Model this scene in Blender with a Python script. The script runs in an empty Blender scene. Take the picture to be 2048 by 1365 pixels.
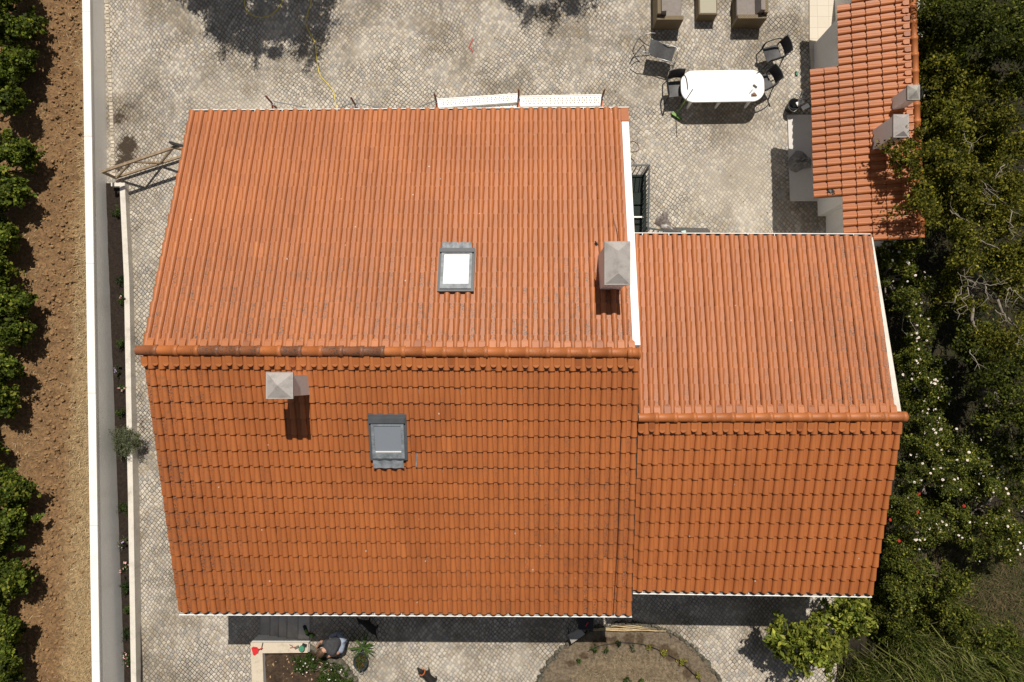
import bpy, math, random
import numpy as np
from mathutils import Vector, Matrix, noise
from math import radians, sin, cos, pi

# ------------------------------------------------------------------ camera, sky, sun, exposure
scene = bpy.context.scene
COL = scene.collection
CAM_H, TILT, FPX = 19.4, radians(3.2), 1365.33
cam_d = bpy.data.cameras.new("camera"); cam = bpy.data.objects.new("camera", cam_d); COL.objects.link(cam)
cam.location = (0, 0, CAM_H); cam.rotation_euler = (TILT, 0, 0)
cam_d.sensor_width = 36; cam_d.lens = 24; cam_d.clip_end = 2000; cam_d.clip_start = 0.1
scene.camera = cam
SUN_EL, SUN_AZ = radians(60.0), radians(7.2)            # sun stands towards +Y, a touch to +X
world = bpy.data.worlds.new("World"); scene.world = world; world.use_nodes = True
wn = world.node_tree.nodes; wl = world.node_tree.links
sky = wn.new('ShaderNodeTexSky'); sky.sky_type = 'NISHITA'; sky.sun_disc = False
sky.sun_elevation = SUN_EL; sky.sun_rotation = SUN_AZ
hs = wn.new('ShaderNodeHueSaturation'); hs.inputs['Saturation'].default_value = .45; wl.new(sky.outputs[0], hs.inputs['Color']); wl.new(hs.outputs[0], wn['Background'].inputs[0]); wn['Background'].inputs[1].default_value = 0.05
sun_d = bpy.data.lights.new("sun", 'SUN'); sun_d.energy = 4.9; sun_d.angle = radians(0.5); sun_d.color = (1, .93, .82)
sun = bpy.data.objects.new("sun", sun_d); COL.objects.link(sun)
to_sun = Vector((sin(SUN_AZ)*cos(SUN_EL), cos(SUN_AZ)*cos(SUN_EL), sin(SUN_EL)))
sun.rotation_euler = to_sun.to_track_quat('Z', 'Y').to_euler()
scene.view_settings.view_transform = 'Standard'; scene.view_settings.look = 'None'
scene.view_settings.exposure = 0.0; scene.view_settings.gamma = 1.0

# ------------------------------------------------------------------ layout helper: survey point on the photo -> ground plan at height z
CAMP = Vector((0, 0, CAM_H)); ct, st = cos(TILT), sin(TILT)
def ray(u, v):
    cx = (u-1024)/FPX; cy = -(v-682.5)/FPX
    return Vector((cx, cy*ct+st, cy*st-ct))
def P(u, v, z=0.0):
    d = ray(u, v); return CAMP + d*((z-CAM_H)/d.z)
def Q(u, v, p0, n):
    d = ray(u, v); return CAMP + d*((p0-CAMP).dot(n)/d.dot(n))

# ------------------------------------------------------------------ mesh helpers
class MB:
    def __init__(s): s.v = []; s.f = []; s.c = []; s.col = (1, 1, 1); s.sm = []
    def add(s, vs, fs, col=None, smooth=False):
        o = len(s.v); s.v += [tuple(p) for p in vs]; s.f += [tuple(i+o for i in f) for f in fs]
        s.c += [col or s.col]*len(vs); s.sm += [smooth]*len(fs)
    def hexa(s, p, col=None):       # p: 4 bottom (ccw) + 4 top
        s.add(p, [(3,2,1,0),(4,5,6,7),(0,1,5,4),(1,2,6,5),(2,3,7,6),(3,0,4,7)], col)
    def box(s, c, size, rz=0, col=None, M=None):
        hx, hy, hz = [k/2 for k in size]; R = Matrix.Rotation(rz, 3, 'Z')
        if M is not None: R = R @ M
        pts = [Vector(c)+R@Vector((x, y, z)) for z in (-hz, hz) for x, y in ((-hx,-hy),(hx,-hy),(hx,hy),(-hx,hy))]
        s.hexa(pts, col)
    def bar(s, a, b, w, h, up=Vector((0,0,1)), col=None):
        a, b = Vector(a), Vector(b); d = (b-a).normalized(); x = d.cross(up)
        if x.length < 1e-4: x = Vector((1,0,0))
        x.normalize(); y = x.cross(d)
        s.hexa([a-x*w/2-y*h/2, a+x*w/2-y*h/2, a+x*w/2+y*h/2, a-x*w/2+y*h/2,
                b-x*w/2-y*h/2, b+x*w/2-y*h/2, b+x*w/2+y*h/2, b-x*w/2+y*h/2], col)
    def tube(s, pts, r, n=8, col=None, cap=True):
        pts = [Vector(p) for p in pts]; k = len(pts)
        rs = r if isinstance(r, (list, tuple)) else [r]*k
        vs = []; ref = None
        for i, p in enumerate(pts):
            d = (pts[min(i+1, k-1)]-pts[max(i-1, 0)]).normalized()
            if ref is None:
                ref = d.orthogonal().normalized()
            x = (ref-d*ref.dot(d))
            x = x.normalized() if x.length > 1e-5 else d.orthogonal().normalized()
            ref = x; y = d.cross(x)
            vs += [p+(x*cos(2*pi*j/n)+y*sin(2*pi*j/n))*rs[i] for j in range(n)]
        fs = [(i*n+j, i*n+(j+1) % n, (i+1)*n+(j+1) % n, (i+1)*n+j) for i in range(k-1) for j in range(n)]
        if cap: fs += [tuple(range(n-1, -1, -1)), tuple((k-1)*n+j for j in range(n))]
        s.add(vs, fs, col, smooth=True)
    def prism(s, poly, z0, z1, col=None, bevel=0):
        n = len(poly); rows = [[(p[0], p[1], z0) for p in poly]]
        if bevel:
            cx = sum(p[0] for p in poly)/n; cy = sum(p[1] for p in poly)/n
            rows.append([(p[0], p[1], z1-bevel) for p in poly])
            rr = []
            for p in poly:
                d = Vector((p[0]-cx, p[1]-cy)); d -= d.normalized()*bevel; rr.append((cx+d.x, cy+d.y, z1))
            rows.append(rr)
        else: rows.append([(p[0], p[1], z1) for p in poly])
        vs = [q for r in rows for q in r]; k = len(rows)
        fs = [(i*n+j, i*n+(j+1) % n, (i+1)*n+(j+1) % n, (i+1)*n+j) for i in range(k-1) for j in range(n)]
        fs += [tuple(range(n-1, -1, -1)), tuple((k-1)*n+j for j in range(n))]
        s.add(vs, fs, col)
    def blob(s, c, r, seg=8, rings=6, jit=0, M=None, col=None, seed=0):
        rg = random.Random(seed); c = Vector(c); r = r if isinstance(r, (tuple, list)) else (r, r, r)
        vs = []; 
        def pt(th, ph):
            q = Vector((r[0]*sin(th)*cos(ph), r[1]*sin(th)*sin(ph), r[2]*cos(th)))*(1+rg.uniform(-jit, jit))
            return c+(M@q if M is not None else q)
        vs.append(pt(0, 0))
        for i in range(1, rings):
            vs += [pt(pi*i/rings, 2*pi*j/seg) for j in range(seg)]
        vs.append(pt(pi, 0)); fs = [(0, 1+j, 1+(j+1) % seg) for j in range(seg)]
        for i in range(rings-2):
            fs += [(1+i*seg+j, 1+(i+1)*seg+j, 1+(i+1)*seg+(j+1) % seg, 1+i*seg+(j+1) % seg) for j in range(seg)]
        L = len(vs)-1; b = 1+(rings-2)*seg
        fs += [(L, b+(j+1) % seg, b+j) for j in range(seg)]
        s.add(vs, fs, col, smooth=jit < .05)
    def build(s, name, m, parent=None, world=True):
        me = bpy.data.meshes.new(name)
        off = parent.location if (parent is not None and world) else Vector((0, 0, 0))
        me.from_pydata([(p[0]-off[0], p[1]-off[1], p[2]-off[2]) for p in s.v], [], s.f)
        if s.f: me.polygons.foreach_set('use_smooth', s.sm)
        ca = me.color_attributes.new('Col', 'FLOAT_COLOR', 'POINT')
        ca.data.foreach_set('color', np.array([(c[0], c[1], c[2], 1) for c in s.c], dtype=np.float32).ravel())
        me.materials.append(m); me.update()
        o = bpy.data.objects.new(name, me); COL.objects.link(o)
        if parent is not None: o.parent = parent
        return o
def np_mesh(name, V, F, C, m, parent=None):
    me = bpy.data.meshes.new(name)
    V = np.asarray(V, dtype=np.float32)
    if parent is not None: V = V-np.array(parent.location, dtype=np.float32)
    k = F.shape[1]
    me.vertices.add(len(V)); me.vertices.foreach_set('co', V.ravel())
    me.loops.add(F.size); me.loops.foreach_set('vertex_index', F.astype(np.int32).ravel())
    me.polygons.add(len(F)); me.polygons.foreach_set('loop_start', np.arange(0, F.size, k, dtype=np.int32))
    me.update(calc_edges=True)
    ca = me.color_attributes.new('Col', 'FLOAT_COLOR', 'POINT')
    C4 = np.ones((len(V), 4), dtype=np.float32); C4[:, :3] = C; ca.data.foreach_set('color', C4.ravel())
    me.materials.append(m); me.validate()
    o = bpy.data.objects.new(name, me); COL.objects.link(o)
    if parent is not None: o.parent = parent
    return o
def tag(o, label=None, cat=None, group=None, kind=None):
    if label: o['label'] = label
    if cat: o['category'] = cat
    if group: o['group'] = group
    if kind: o['kind'] = kind
    return o
def thing(name, label, cat, loc, rz=0, group=None):
    o = bpy.data.objects.new(name, None); COL.objects.link(o); o.empty_display_size = .2
    o.location = loc; o.rotation_euler = (0, 0, rz); return tag(o, label, cat, group)
def dup(root, loc, rz, label=None):
    r = root.copy(); COL.objects.link(r); r.location = loc; r.rotation_euler = (0, 0, rz)
    if label: r['label'] = label
    for ch in list(root.children):
        c = ch.copy(); COL.objects.link(c); c.parent = r
        for g in list(ch.children):
            d = g.copy(); COL.objects.link(d); d.parent = c
    return r
def smooth_path(pts, n=6):
    pts = [Vector(p) for p in pts]; out = []
    for i in range(len(pts)-1):
        a = pts[max(i-1, 0)]; b = pts[i]; c = pts[i+1]; d = pts[min(i+2, len(pts)-1)]
        for k in range(n):
            t = k/n
            out.append(.5*((2*b)+(c-a)*t+(2*a-5*b+4*c-d)*t*t+(3*b-a-3*c+d)*t**3))
    out.append(pts[-1]); return out
def skin(name, joints, bones, m, parent, sub=2):
    me = bpy.data.meshes.new(name); ks = list(joints); off = parent.location
    me.from_pydata([tuple(Vector(joints[k][0])-off) for k in ks], [(ks.index(a), ks.index(b)) for a, b in bones], [])
    o = bpy.data.objects.new('tmp_skin', me); COL.objects.link(o)
    o.modifiers.new('s', 'SKIN'); ss = o.modifiers.new('d', 'SUBSURF'); ss.levels = sub; ss.render_levels = sub
    for i, k in enumerate(ks):
        r = joints[k][1]; r = r if isinstance(r, tuple) else (r, r)
        me.skin_vertices[0].data[i].radius = r; me.skin_vertices[0].data[i].use_root = (i == 0)
    dg = bpy.context.evaluated_depsgraph_get()
    nm = bpy.data.meshes.new_from_object(o.evaluated_get(dg)); bpy.data.objects.remove(o)
    nm.name = name; nm.materials.clear(); nm.materials.append(m)
    for p in nm.polygons: p.use_smooth = True
    r = bpy.data.objects.new(name, nm); COL.objects.link(r); r.parent = parent; return r

# ------------------------------------------------------------------ materials
class NT:
    def __init__(s, name):
        s.m = bpy.data.materials.new(name); s.m.use_nodes = True; s.t = s.m.node_tree; s.n = s.t.nodes
        s.b = s.n['Principled BSDF']
    def node(s, typ, **kw):
        n = s.n.new(typ)
        for k, v in kw.items(): setattr(n, k, v)
        return n
    def link(s, a, b): s.t.links.new(a, b)
    def inp(s, sock, v):
        if hasattr(v, 'is_output'): s.link(v, sock)
        elif isinstance(v, tuple) and len(v) == 3 and sock.type == 'RGBA': sock.default_value = (*v, 1)
        else: sock.default_value = v
    def mix(s, f, a, b, mode='MIX'):
        n = s.node('ShaderNodeMix', data_type='RGBA', blend_type=mode)
        s.inp(n.inputs[0], f); s.inp(n.inputs[6], a); s.inp(n.inputs[7], b); return n.outputs[2]
    def math(s, op, a, b=0.0, clamp=False):
        n = s.node('ShaderNodeMath', operation=op, use_clamp=clamp); s.inp(n.inputs[0], a); s.inp(n.inputs[1], b); return n.outputs[0]
    def pos(s): return s.node('ShaderNodeNewGeometry').outputs['Position']
    def noise(s, vec, scale, detail=3, rough=.5):
        n = s.node('ShaderNodeTexNoise'); s.inp(n.inputs['Vector'], vec); n.inputs['Scale'].default_value = scale
        n.inputs['Detail'].default_value = detail; n.inputs['Roughness'].default_value = rough; return n.outputs[0]
    def ramp(s, v, lo, hi):     # smooth threshold 0..1
        n = s.node('ShaderNodeMapRange', interpolation_type='SMOOTHSTEP', clamp=True); s.inp(n.inputs[0], v)
        s.inp(n.inputs[1], lo); s.inp(n.inputs[2], hi); return n.outputs[0]
    def bump(s, h, strength, dist):
        n = s.node('ShaderNodeBump'); s.inp(n.inputs['Height'], h); n.inputs['Strength'].default_value = strength
        n.inputs['Distance'].default_value = dist; s.link(n.outputs[0], s.b.inputs['Normal'])
    def vcol(s): 
        n = s.node('ShaderNodeAttribute', attribute_name='Col'); return n.outputs['Color']
    def sep(s, c):
        n = s.node('ShaderNodeSeparateColor'); s.link(c, n.inputs[0]); return n.outputs
    def out(s, col, rough=.7, spec=.3, metal=0):
        s.inp(s.b.inputs['Base Color'], col); s.inp(s.b.inputs['Roughness'], rough)
        s.b.inputs['Specular IOR Level'].default_value = spec; s.b.inputs['Metallic'].default_value = metal; return s.m
def mat(name, col, rough=.7, var=.2, scale=6, bump=0, bscale=60, spec=.3, metal=0):
    t = NT(name); p = t.pos(); f = t.ramp(t.noise(p, scale, 5, .6), .3, .7)
    c = t.mix(f, tuple(k*(1-var) for k in col), tuple(min(1, k*(1+var)) for k in col))
    if bump: t.bump(t.noise(p, bscale, 3), bump, .01)
    return t.out(c, rough, spec, metal)
def vmat(name, rough=.7, var=.2, scale=20, bump=0, bscale=60, spec=.3):
    t = NT(name); p = t.pos(); f = t.ramp(t.noise(p, scale, 5, .6), .3, .7)
    c = t.mix(f, (1-var,)*3, (1+var,)*3); c = t.mix(1.0, t.vcol(), c, 'MULTIPLY')
    if bump: t.bump(t.noise(p, bscale, 4), bump, .02)
    return t.out(c, rough, spec)
def tile_mat():
    t = NT('terracotta_tile'); p = t.pos(); c = t.sep(t.vcol())
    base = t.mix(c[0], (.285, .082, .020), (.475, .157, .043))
    base = t.mix(t.math('SUBTRACT', c[1], 1.0, True), base, (.17, .066, .032))
    base = t.mix(t.ramp(t.noise(p, .6, 4), .35, .7), base, t.mix(1.0, base, (.86, .84, .82), 'MULTIPLY'))
    st_ = t.node('ShaderNodeMapping'); t.link(p, st_.inputs[0]); st_.inputs['Scale'].default_value = (4, .35, .35)
    base = t.mix(t.math('MULTIPLY', t.ramp(t.noise(st_.outputs[0], 1.6, 4), .5, .75), .18), base, (.20, .075, .036))
    base = t.mix(t.ramp(t.noise(p, 45, 3), .3, .75), base, t.mix(1.0, base, (1.1, 1.08, 1.05), 'MULTIPLY'))
    patch = t.ramp(t.noise(p, 3.0, 3), .38, .58)
    spot = t.ramp(t.noise(p, 34, 3, .65), .50, .60)
    f = t.math('MULTIPLY', t.math('MULTIPLY', spot, patch), t.math('MULTIPLY', c[1], c[2]))
    base = t.mix(t.math('MULTIPLY', f, .85), base, (.07, .05, .04))
    soft = t.math('MULTIPLY', t.math('MULTIPLY', t.ramp(t.noise(p, 9, 4), .45, .7), c[2]), .35)
    base = t.mix(soft, base, (.17, .085, .05))
    vor = t.node('ShaderNodeTexVoronoi', voronoi_dimensions='3D'); t.link(p, vor.inputs['Vector']); vor.inputs['Scale'].default_value = 2.3
    drop = t.math('MULTIPLY', t.math('LESS_THAN', vor.outputs['Distance'], t.math('MULTIPLY', t.noise(p, 30), .085)), t.math('GREATER_THAN', t.noise(p, .35, 1), .5))
    base = t.mix(t.math('MULTIPLY', drop, .8), base, (.62, .58, .53))
    t.bump(t.noise(p, 70, 3), .15, .01)
    return t.out(base, .54, .5)
def cobble_mat():
    t = NT('limestone_setts'); p = t.pos()
    warp = t.node('ShaderNodeTexNoise'); t.link(p, warp.inputs['Vector']); warp.inputs['Scale'].default_value = .45; warp.inputs['Detail'].default_value = 1
    off = t.node('ShaderNodeVectorMath', operation='MULTIPLY_ADD'); t.link(warp.outputs['Color'], off.inputs[0])
    off.inputs[1].default_value = (.5, .5, 0); t.link(p, off.inputs[2])
    mp = t.node('ShaderNodeMapping'); t.link(off.outputs[0], mp.inputs['Vector']); mp.inputs['Rotation'].default_value = (0, 0, radians(40))
    mp.inputs['Scale'].default_value = (1, .88, 1)
    def vor(feat):
        v = t.node('ShaderNodeTexVoronoi', voronoi_dimensions='2D', feature=feat); t.link(mp.outputs[0], v.inputs['Vector'])
        v.inputs['Scale'].default_value = 11.0; v.inputs['Randomness'].default_value = .34; return v
    ve = vor('DISTANCE_TO_EDGE'); vc = vor('F1'); cc = t.sep(vc.outputs['Color']); a = t.sep(t.vcol())
    stone = t.mix(cc[0], (.355, .318, .268), (.60, .545, .47))
    stone = t.mix(t.math('MULTIPLY', t.math('GREATER_THAN', cc[1], .8), .6), stone, (.31, .31, .31))
    stone = t.mix(t.math('MULTIPLY', t.math('GREATER_THAN', cc[2], .88), .35), stone, (.46, .36, .23))
    stone = t.mix(t.ramp(t.noise(p, 60, 4), .3, .7), t.mix(1.0, stone, (.84, .83, .82), 'MULTIPLY'), stone)
    big = t.noise(p, .55, 5, .6)
    stone = t.mix(t.ramp(big, .43, .62), stone, t.mix(1.0, stone, (.64, .62, .58), 'MULTIPLY'))
    pale = t.math('MAXIMUM', t.math('MULTIPLY', t.ramp(t.noise(p, .38, 4), .56, .72), .5), a[1])
    stone = t.mix(t.math('MULTIPLY', pale, .7), stone, (.53, .48, .41))
    jw = t.math('ADD', t.math('MULTIPLY', t.noise(p, 6, 3), .10), .02)
    joint = t.math('SUBTRACT', 1.0, t.ramp(ve.outputs['Distance'], t.math('MULTIPLY', jw, .7), t.math('ADD', jw, .035)))
    jcol = t.mix(t.ramp(t.noise(p, 1.3, 3), .35, .65), (.045, .036, .028), (.12, .10, .075))
    jcol = t.mix(t.math('MULTIPLY', pale, .8), jcol, (.42, .38, .32))
    joint = t.math('MULTIPLY', joint, t.math('MAXIMUM', a[2], t.math('ADD', t.math('MULTIPLY', t.ramp(t.noise(p, .8, 5, .65), .34, .58), .65), .35)))
    jcol = t.mix(a[2], jcol, (.035, .028, .02))
    c = t.mix(joint, stone, jcol)
    soil = t.ramp(t.math('MULTIPLY', a[0], t.math('ADD', t.math('MULTIPLY', t.noise(p, 5, 6, .7), 2.0), t.math('MULTIPLY', joint, .5))), .5, .8)
    c = t.mix(soil, t.mix(t.math('MULTIPLY', a[0], .5, True), c, t.mix(1.0, c, (.6, .56, .5), 'MULTIPLY')), t.mix(t.noise(p, 25, 4), (.022, .015, .010), (.075, .054, .036)))
    h = t.math('ADD', t.math('MULTIPLY', t.ramp(ve.outputs['Distance'], 0.0, .2), 1.0), t.math('MULTIPLY', t.noise(p, 80, 3), .3))
    t.bump(h, .6, .012)
    return t.out(c, .8, .25)
def leaf_mat(name, trans=.3):
    t = NT(name); vc = t.vcol(); t.out(vc, .6, .12)
    tr = t.node('ShaderNodeBsdfTranslucent'); t.link(t.mix(1.0, vc, (1.3, 1.5, .5), 'MULTIPLY'), tr.inputs[0])
    ms = t.node('ShaderNodeMixShader'); ms.inputs[0].default_value = trans
    t.link(t.b.outputs[0], ms.inputs[1]); t.link(tr.outputs[0], ms.inputs[2])
    t.link(ms.outputs[0], t.n['Material Output'].inputs['Surface']); return t.m
def stain_mat(name, col, dark, lo=.5, hi=.75, scale=1.5):
    t = NT(name); p = t.pos()
    mp = t.node('ShaderNodeMapping'); t.link(p, mp.inputs[0]); mp.inputs['Scale'].default_value = (1, 1, .35)
    c = t.mix(t.ramp(t.noise(mp.outputs[0], scale, 6, .65), lo, hi), col, dark)
    c = t.mix(t.ramp(t.noise(p, 30, 3), .3, .7), c, t.mix(1.0, c, (.93, .93, .92), 'MULTIPLY'))
    t.bump(t.noise(p, 50, 3), .25, .008); return t.out(c, .85, .2)
def wicker_mat():
    t = NT('brown_wicker'); p = t.pos()
    w = t.node('ShaderNodeTexWave', wave_type='BANDS', bands_direction='X'); t.link(p, w.inputs[0]); w.inputs['Scale'].default_value = 9; w.inputs['Distortion'].default_value = 1.5
    w2 = t.node('ShaderNodeTexWave', wave_type='BANDS', bands_direction='DIAGONAL'); t.link(p, w2.inputs[0]); w2.inputs['Scale'].default_value = 11
    f = t.math('MULTIPLY', w.outputs[1], w2.outputs[1]); c = t.mix(f, (.09, .062, .032), (.36, .28, .17))
    t.bump(f, .6, .01); return t.out(c, .6, .3)
def slab_mat():
    t = NT('beige_floor_slabs'); p = t.pos()
    b = t.node('ShaderNodeTexBrick'); t.link(p, b.inputs['Vector']); b.offset = 0
    b.inputs['Color1'].default_value = (.56, .50, .41, 1); b.inputs['Color2'].default_value = (.60, .54, .45, 1); b.inputs['Mortar'].default_value = (.42, .37, .30, 1)
    b.inputs['Scale'].default_value = 1; b.inputs['Mortar Size'].default_value = .006; b.inputs['Brick Width'].default_value = .33; b.inputs['Row Height'].default_value = .33
    return t.out(b.outputs[0], .6, .3)
M = dict(
    tile=tile_mat(), cobble=cobble_mat(), leaf=leaf_mat('green_leaf'), wicker=wicker_mat(), slab=slab_mat(),
    plaster=stain_mat('white_plaster', (.84, .82, .79), (.72, .69, .65)), wallplaster=stain_mat('white_wall_plaster', (.86, .84, .81), (.74, .71, .66), .48, .85, 1.2),
    limewash=stain_mat('weathered_limewash', (.66, .62, .56), (.45, .41, .36), .45, .8, 3),
    greycap=stain_mat('grey_render', (.38, .35, .335), (.30, .275, .26), .45, .7, 5), white=mat('white_paint_metal', (.80, .79, .77), .45, .04),
    concrete=stain_mat('grey_concrete', (.36, .34, .31), (.25, .23, .21), .4, .7, 4), beige=stain_mat('beige_wall_top', (.58, .50, .40), (.46, .39, .30), .45, .7, 6),
    frame=mat('dark_grey_frame', (.085, .09, .10), .4, .1), lead=mat('lead_flashing', (.20, .22, .24), .5, .3, 8),
    steel=mat('galvanised_steel', (.62, .62, .62), .4, .08, 10), rust=mat('brown_rusty_steel', (.13, .05, .035), .6, .3, 12), orange=mat('orange_paint', (.62, .16, .06), .5, .15),
    truss=mat('brown_painted_steel', (.26, .19, .125), .5, .25, 10), black=mat('black_plastic', (.02, .021, .024), .45, .15), darkgreen=mat('dark_green_mat', (.013, .02, .018), .85, .3, 30),
    railing=mat('dark_railing_paint', (.032, .04, .046), .35, .15), whitepl=mat('white_plastic', (.80, .79, .78), .4, .02), cushion=mat('taupe_cushion', (.235, .205, .188), .9, .08, 12, .3, 90),
    sling=mat('grey_sling_fabric', (.06, .06, .063), .75, .25, 25), alu=mat('aluminium_tube', (.42, .42, .42), .35, .1, metal=.6), bark=mat('grey_bark', (.20, .17, .14), .9, .3, 12),
    stone=mat('mossy_stone', (.10, .092, .07), .9, .45, 9, .6, 25), bamboo=mat('dry_cane', (.50, .38, .22), .6, .2, 10), yellow=mat('yellow_hose', (.66, .52, .08), .5, .1),
    grey=mat('grey_cable', (.22, .23, .24), .5, .1), green=mat('green_plastic', (.13, .26, .05), .5, .2), red=mat('red_plastic', (.55, .03, .035), .4, .1),
    teal=mat('green_tin', (.06, .22, .14), .45, .15), shirt=mat('charcoal_cotton', (.045, .045, .05), .9, .2, 14, .5, 40), jeans=mat('pale_blue_denim', (.26, .30, .38), .9, .2, 20, .4, 50),
    skinm=mat('skin', (.50, .28, .19), .55, .06), hair=mat('brown_hair', (.09, .05, .03), .6, .35, 40), fur=mat('black_fur', (.018, .015, .013), .7, .4, 40),
    collar=mat('orange_collar', (.5, .14, .04), .6, .1), petal=mat('white_petal', (.80, .72, .66), .6, .08), redpetal=mat('red_petal', (.38, .03, .015), .6, .1),
    lilac=mat('lilac_petal', (.45, .34, .55), .6, .1), pink=mat('pink_petal', (.70, .42, .42), .6, .15), cyan=mat('pale_cyan_plastic', (.45, .62, .62), .4, .1),
    cloth=mat('taupe_cloth', (.17, .145, .135), .9, .3, 7, .4, 40), palecloth=mat('pale_cloth', (.42, .39, .38), .9, .15, 9), leather=mat('brown_leather', (.16, .07, .04), .5, .3, 20),
    mat_=mat('speckled_doormat', (.10, .095, .09), .95, .5, 60), soil=vmat('garden_soil', .95, .35, 14, .8, 30), straw=vmat('dry_straw', .9, .2, 30), petalv=vmat('clods', .95, .3, 12, .8, 25))
def glass_mat(name, col, rough):
    t = NT(name); t.out(col, rough, .8); t.b.inputs['Coat Weight'].default_value = .6; t.b.inputs['Coat Roughness'].default_value = .03; return t.m
M['coping'] = stain_mat('white_coping', (.86, .83, .79), (.70, .66, .60), .5, .9, 3)
M['porch'] = stain_mat('pale_porch_slabs', (.62, .59, .57), (.52, .49, .46), .5, .8, 2)
M['stepstone'] = stain_mat('grey_step_stone', (.50, .47, .43), (.38, .35, .32), .4, .75, 3)
M['whitepane'] = glass_mat('white_pane', (.82, .82, .84), .12)  # plain near-white pane for the upper skylight
M['pane'] = glass_mat('grey_blue_pane', (.22, .245, .28), .08)
M['tabglass'] = glass_mat('mottled_glass_top', (.40, .37, .28), .06)

# ------------------------------------------------------------------ ground
rng = random.Random(7)
WALL_L = [(165, 0), (173, 460), (179, 800), (185, 1365)]      # outer / inner edge of the boundary wall's top, as surveyed
def lerp_poly(tab, v):
    for (a, y0), (b, y1) in zip(tab, tab[1:]):
        if v <= y1 or (b, y1) == tab[-1]: return a+(b-a)*(v-y0)/(y1-y0)
def drop(y): return -.5*min(1, max(0, (5.0-y)/13.0))
def smooth(a, b, x):
    t = min(1, max(0, (x-a)/(b-a))); return t*t*(3-2*t)
X_TER = P(615, 1255, 0).x
DIRT = [(255, 300, 26, 45, 1.0), (240, 235, 22, 30, .8), (262, 215, 22, 40, .6), (275, 850, 14, 40, .75), (270, 790, 10, 30, .6), (262, 720, 10, 40, .5), (240, 330, 14, 20, 1.0),
        (1500, 1330, 60, 30, .45), (1530, 1240, 40, 25, .4), (1690, 1215, 70, 30, .5), (1560, 1300, 60, 50, .55), (1460, 1345, 40, 25, .4)]
PALE = [(520, 210, 50, 18, .8), (440, 190, 40, 30, .5), (1500, 350, 50, 90, .7), (1350, 330, 60, 60, .35), (1440, 380, 60, 60, .6), (1490, 420, 40, 40, .6), (1040, 1330, 60, 30, .35), (860, 1330, 90, 30, .3), (1520, 280, 30, 60, .4)]
JOINT = [(290, 130, 80, 160, .8), (240, 100, 30, 130, .9), (480, 30, 150, 60, .4), (1600, 230, 40, 120, .5)]
def blobs(tab, p):
    r = 0
    for u, v, ru, rv, w in tab:
        c = P(u, v, 0); d = ((p.x-c.x)*70/ru)**2+((p.y-c.y)*70/rv)**2
        if d < 6: r = max(r, w*math.exp(-d*.8))
    return r
def sheet(name, x0, x1, y0, y1, step, zf, colf, m, warp=None):
    nx = max(1, int((x1-x0)/step)); ny = max(1, int((y1-y0)/step)); mb = MB(); vs = []; cs = []
    for j in range(ny+1):
        for i in range(nx+1):
            x = x0+(x1-x0)*i/nx; y = y0+(y1-y0)*j/ny; p = Vector((x, y, 0)); p.z = zf(x, y)
            vs.append(p); cs.append(colf(p))
    fs = [(j*(nx+1)+i, j*(nx+1)+i+1, (j+1)*(nx+1)+i+1, (j+1)*(nx+1)+i) for j in range(ny) for i in range(nx)]
    mb.add(vs, fs, smooth=True); mb.c = cs
    if warp: mb.v = [warp(*p) for p in mb.v]
    return tag(mb.build(name, m), kind='structure')
def pave_col(p): return (blobs(DIRT, p), blobs(PALE, p), blobs(JOINT, p))
X_WALL = P(200, 700, .7).x
def wall_mid(y):      # centre line of the slightly slanting boundary wall
    a, b = P(173, 0, .7), P(193, 1365, .7); return a.x+(b.x-a.x)*(y-a.y)/(b.y-a.y)
sheet('alley_paving', -12.6, X_TER, -13, 16, .2, lambda x, y: drop(y), pave_col, M['cobble'], lambda x, y, z: (max(x, wall_mid(y)), y, z))
sheet('courtyard_paving', X_TER, 12.5, -13, 16, .2, lambda x, y: 0, pave_col, M['cobble'])
sheet('ground', -400, 400, -400, 400, 100, lambda x, y: -1.2, lambda p: (.12, .10, .06), M['soil'])
# tilled field left of the wall
def field_z(x, y):
    q = Vector((x, y, 0)); till = smooth(-.3, .5, 1.2-abs(x+12.95)*1.6)
    return .02+.05*noise.noise(q*1.3)+till*(.05*noise.noise(q*4.5)+.045*abs(noise.noise(q*9+Vector((3, 1, 0))))+.025*noise.noise(q*20))
def field_c(p):
    q = Vector((p.x, p.y, 0)); k = .5+.5*noise.noise(q*2.1)
    dry = smooth(-12.75, -12.1, p.x+.25*noise.noise(q*1.7)); a = (.205, .122, .058); b = (.15, .086, .04); c = (.275, .19, .098)
    base = [a[i]*k+b[i]*(1-k) for i in range(3)]; return tuple(base[i]*(1-dry)+c[i]*dry for i in range(3))
sheet('field_soil', -15.4, X_WALL-.12, -11, 13.5, .055, field_z, field_c, M['soil'], lambda x, y, z: (min(x, wall_mid(y)), y, z))
sheet('field_beyond', -60, -15.4, -40, 40, 2.0, lambda x, y: .02, lambda p: (.17, .105, .055), M['soil'])
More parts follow.
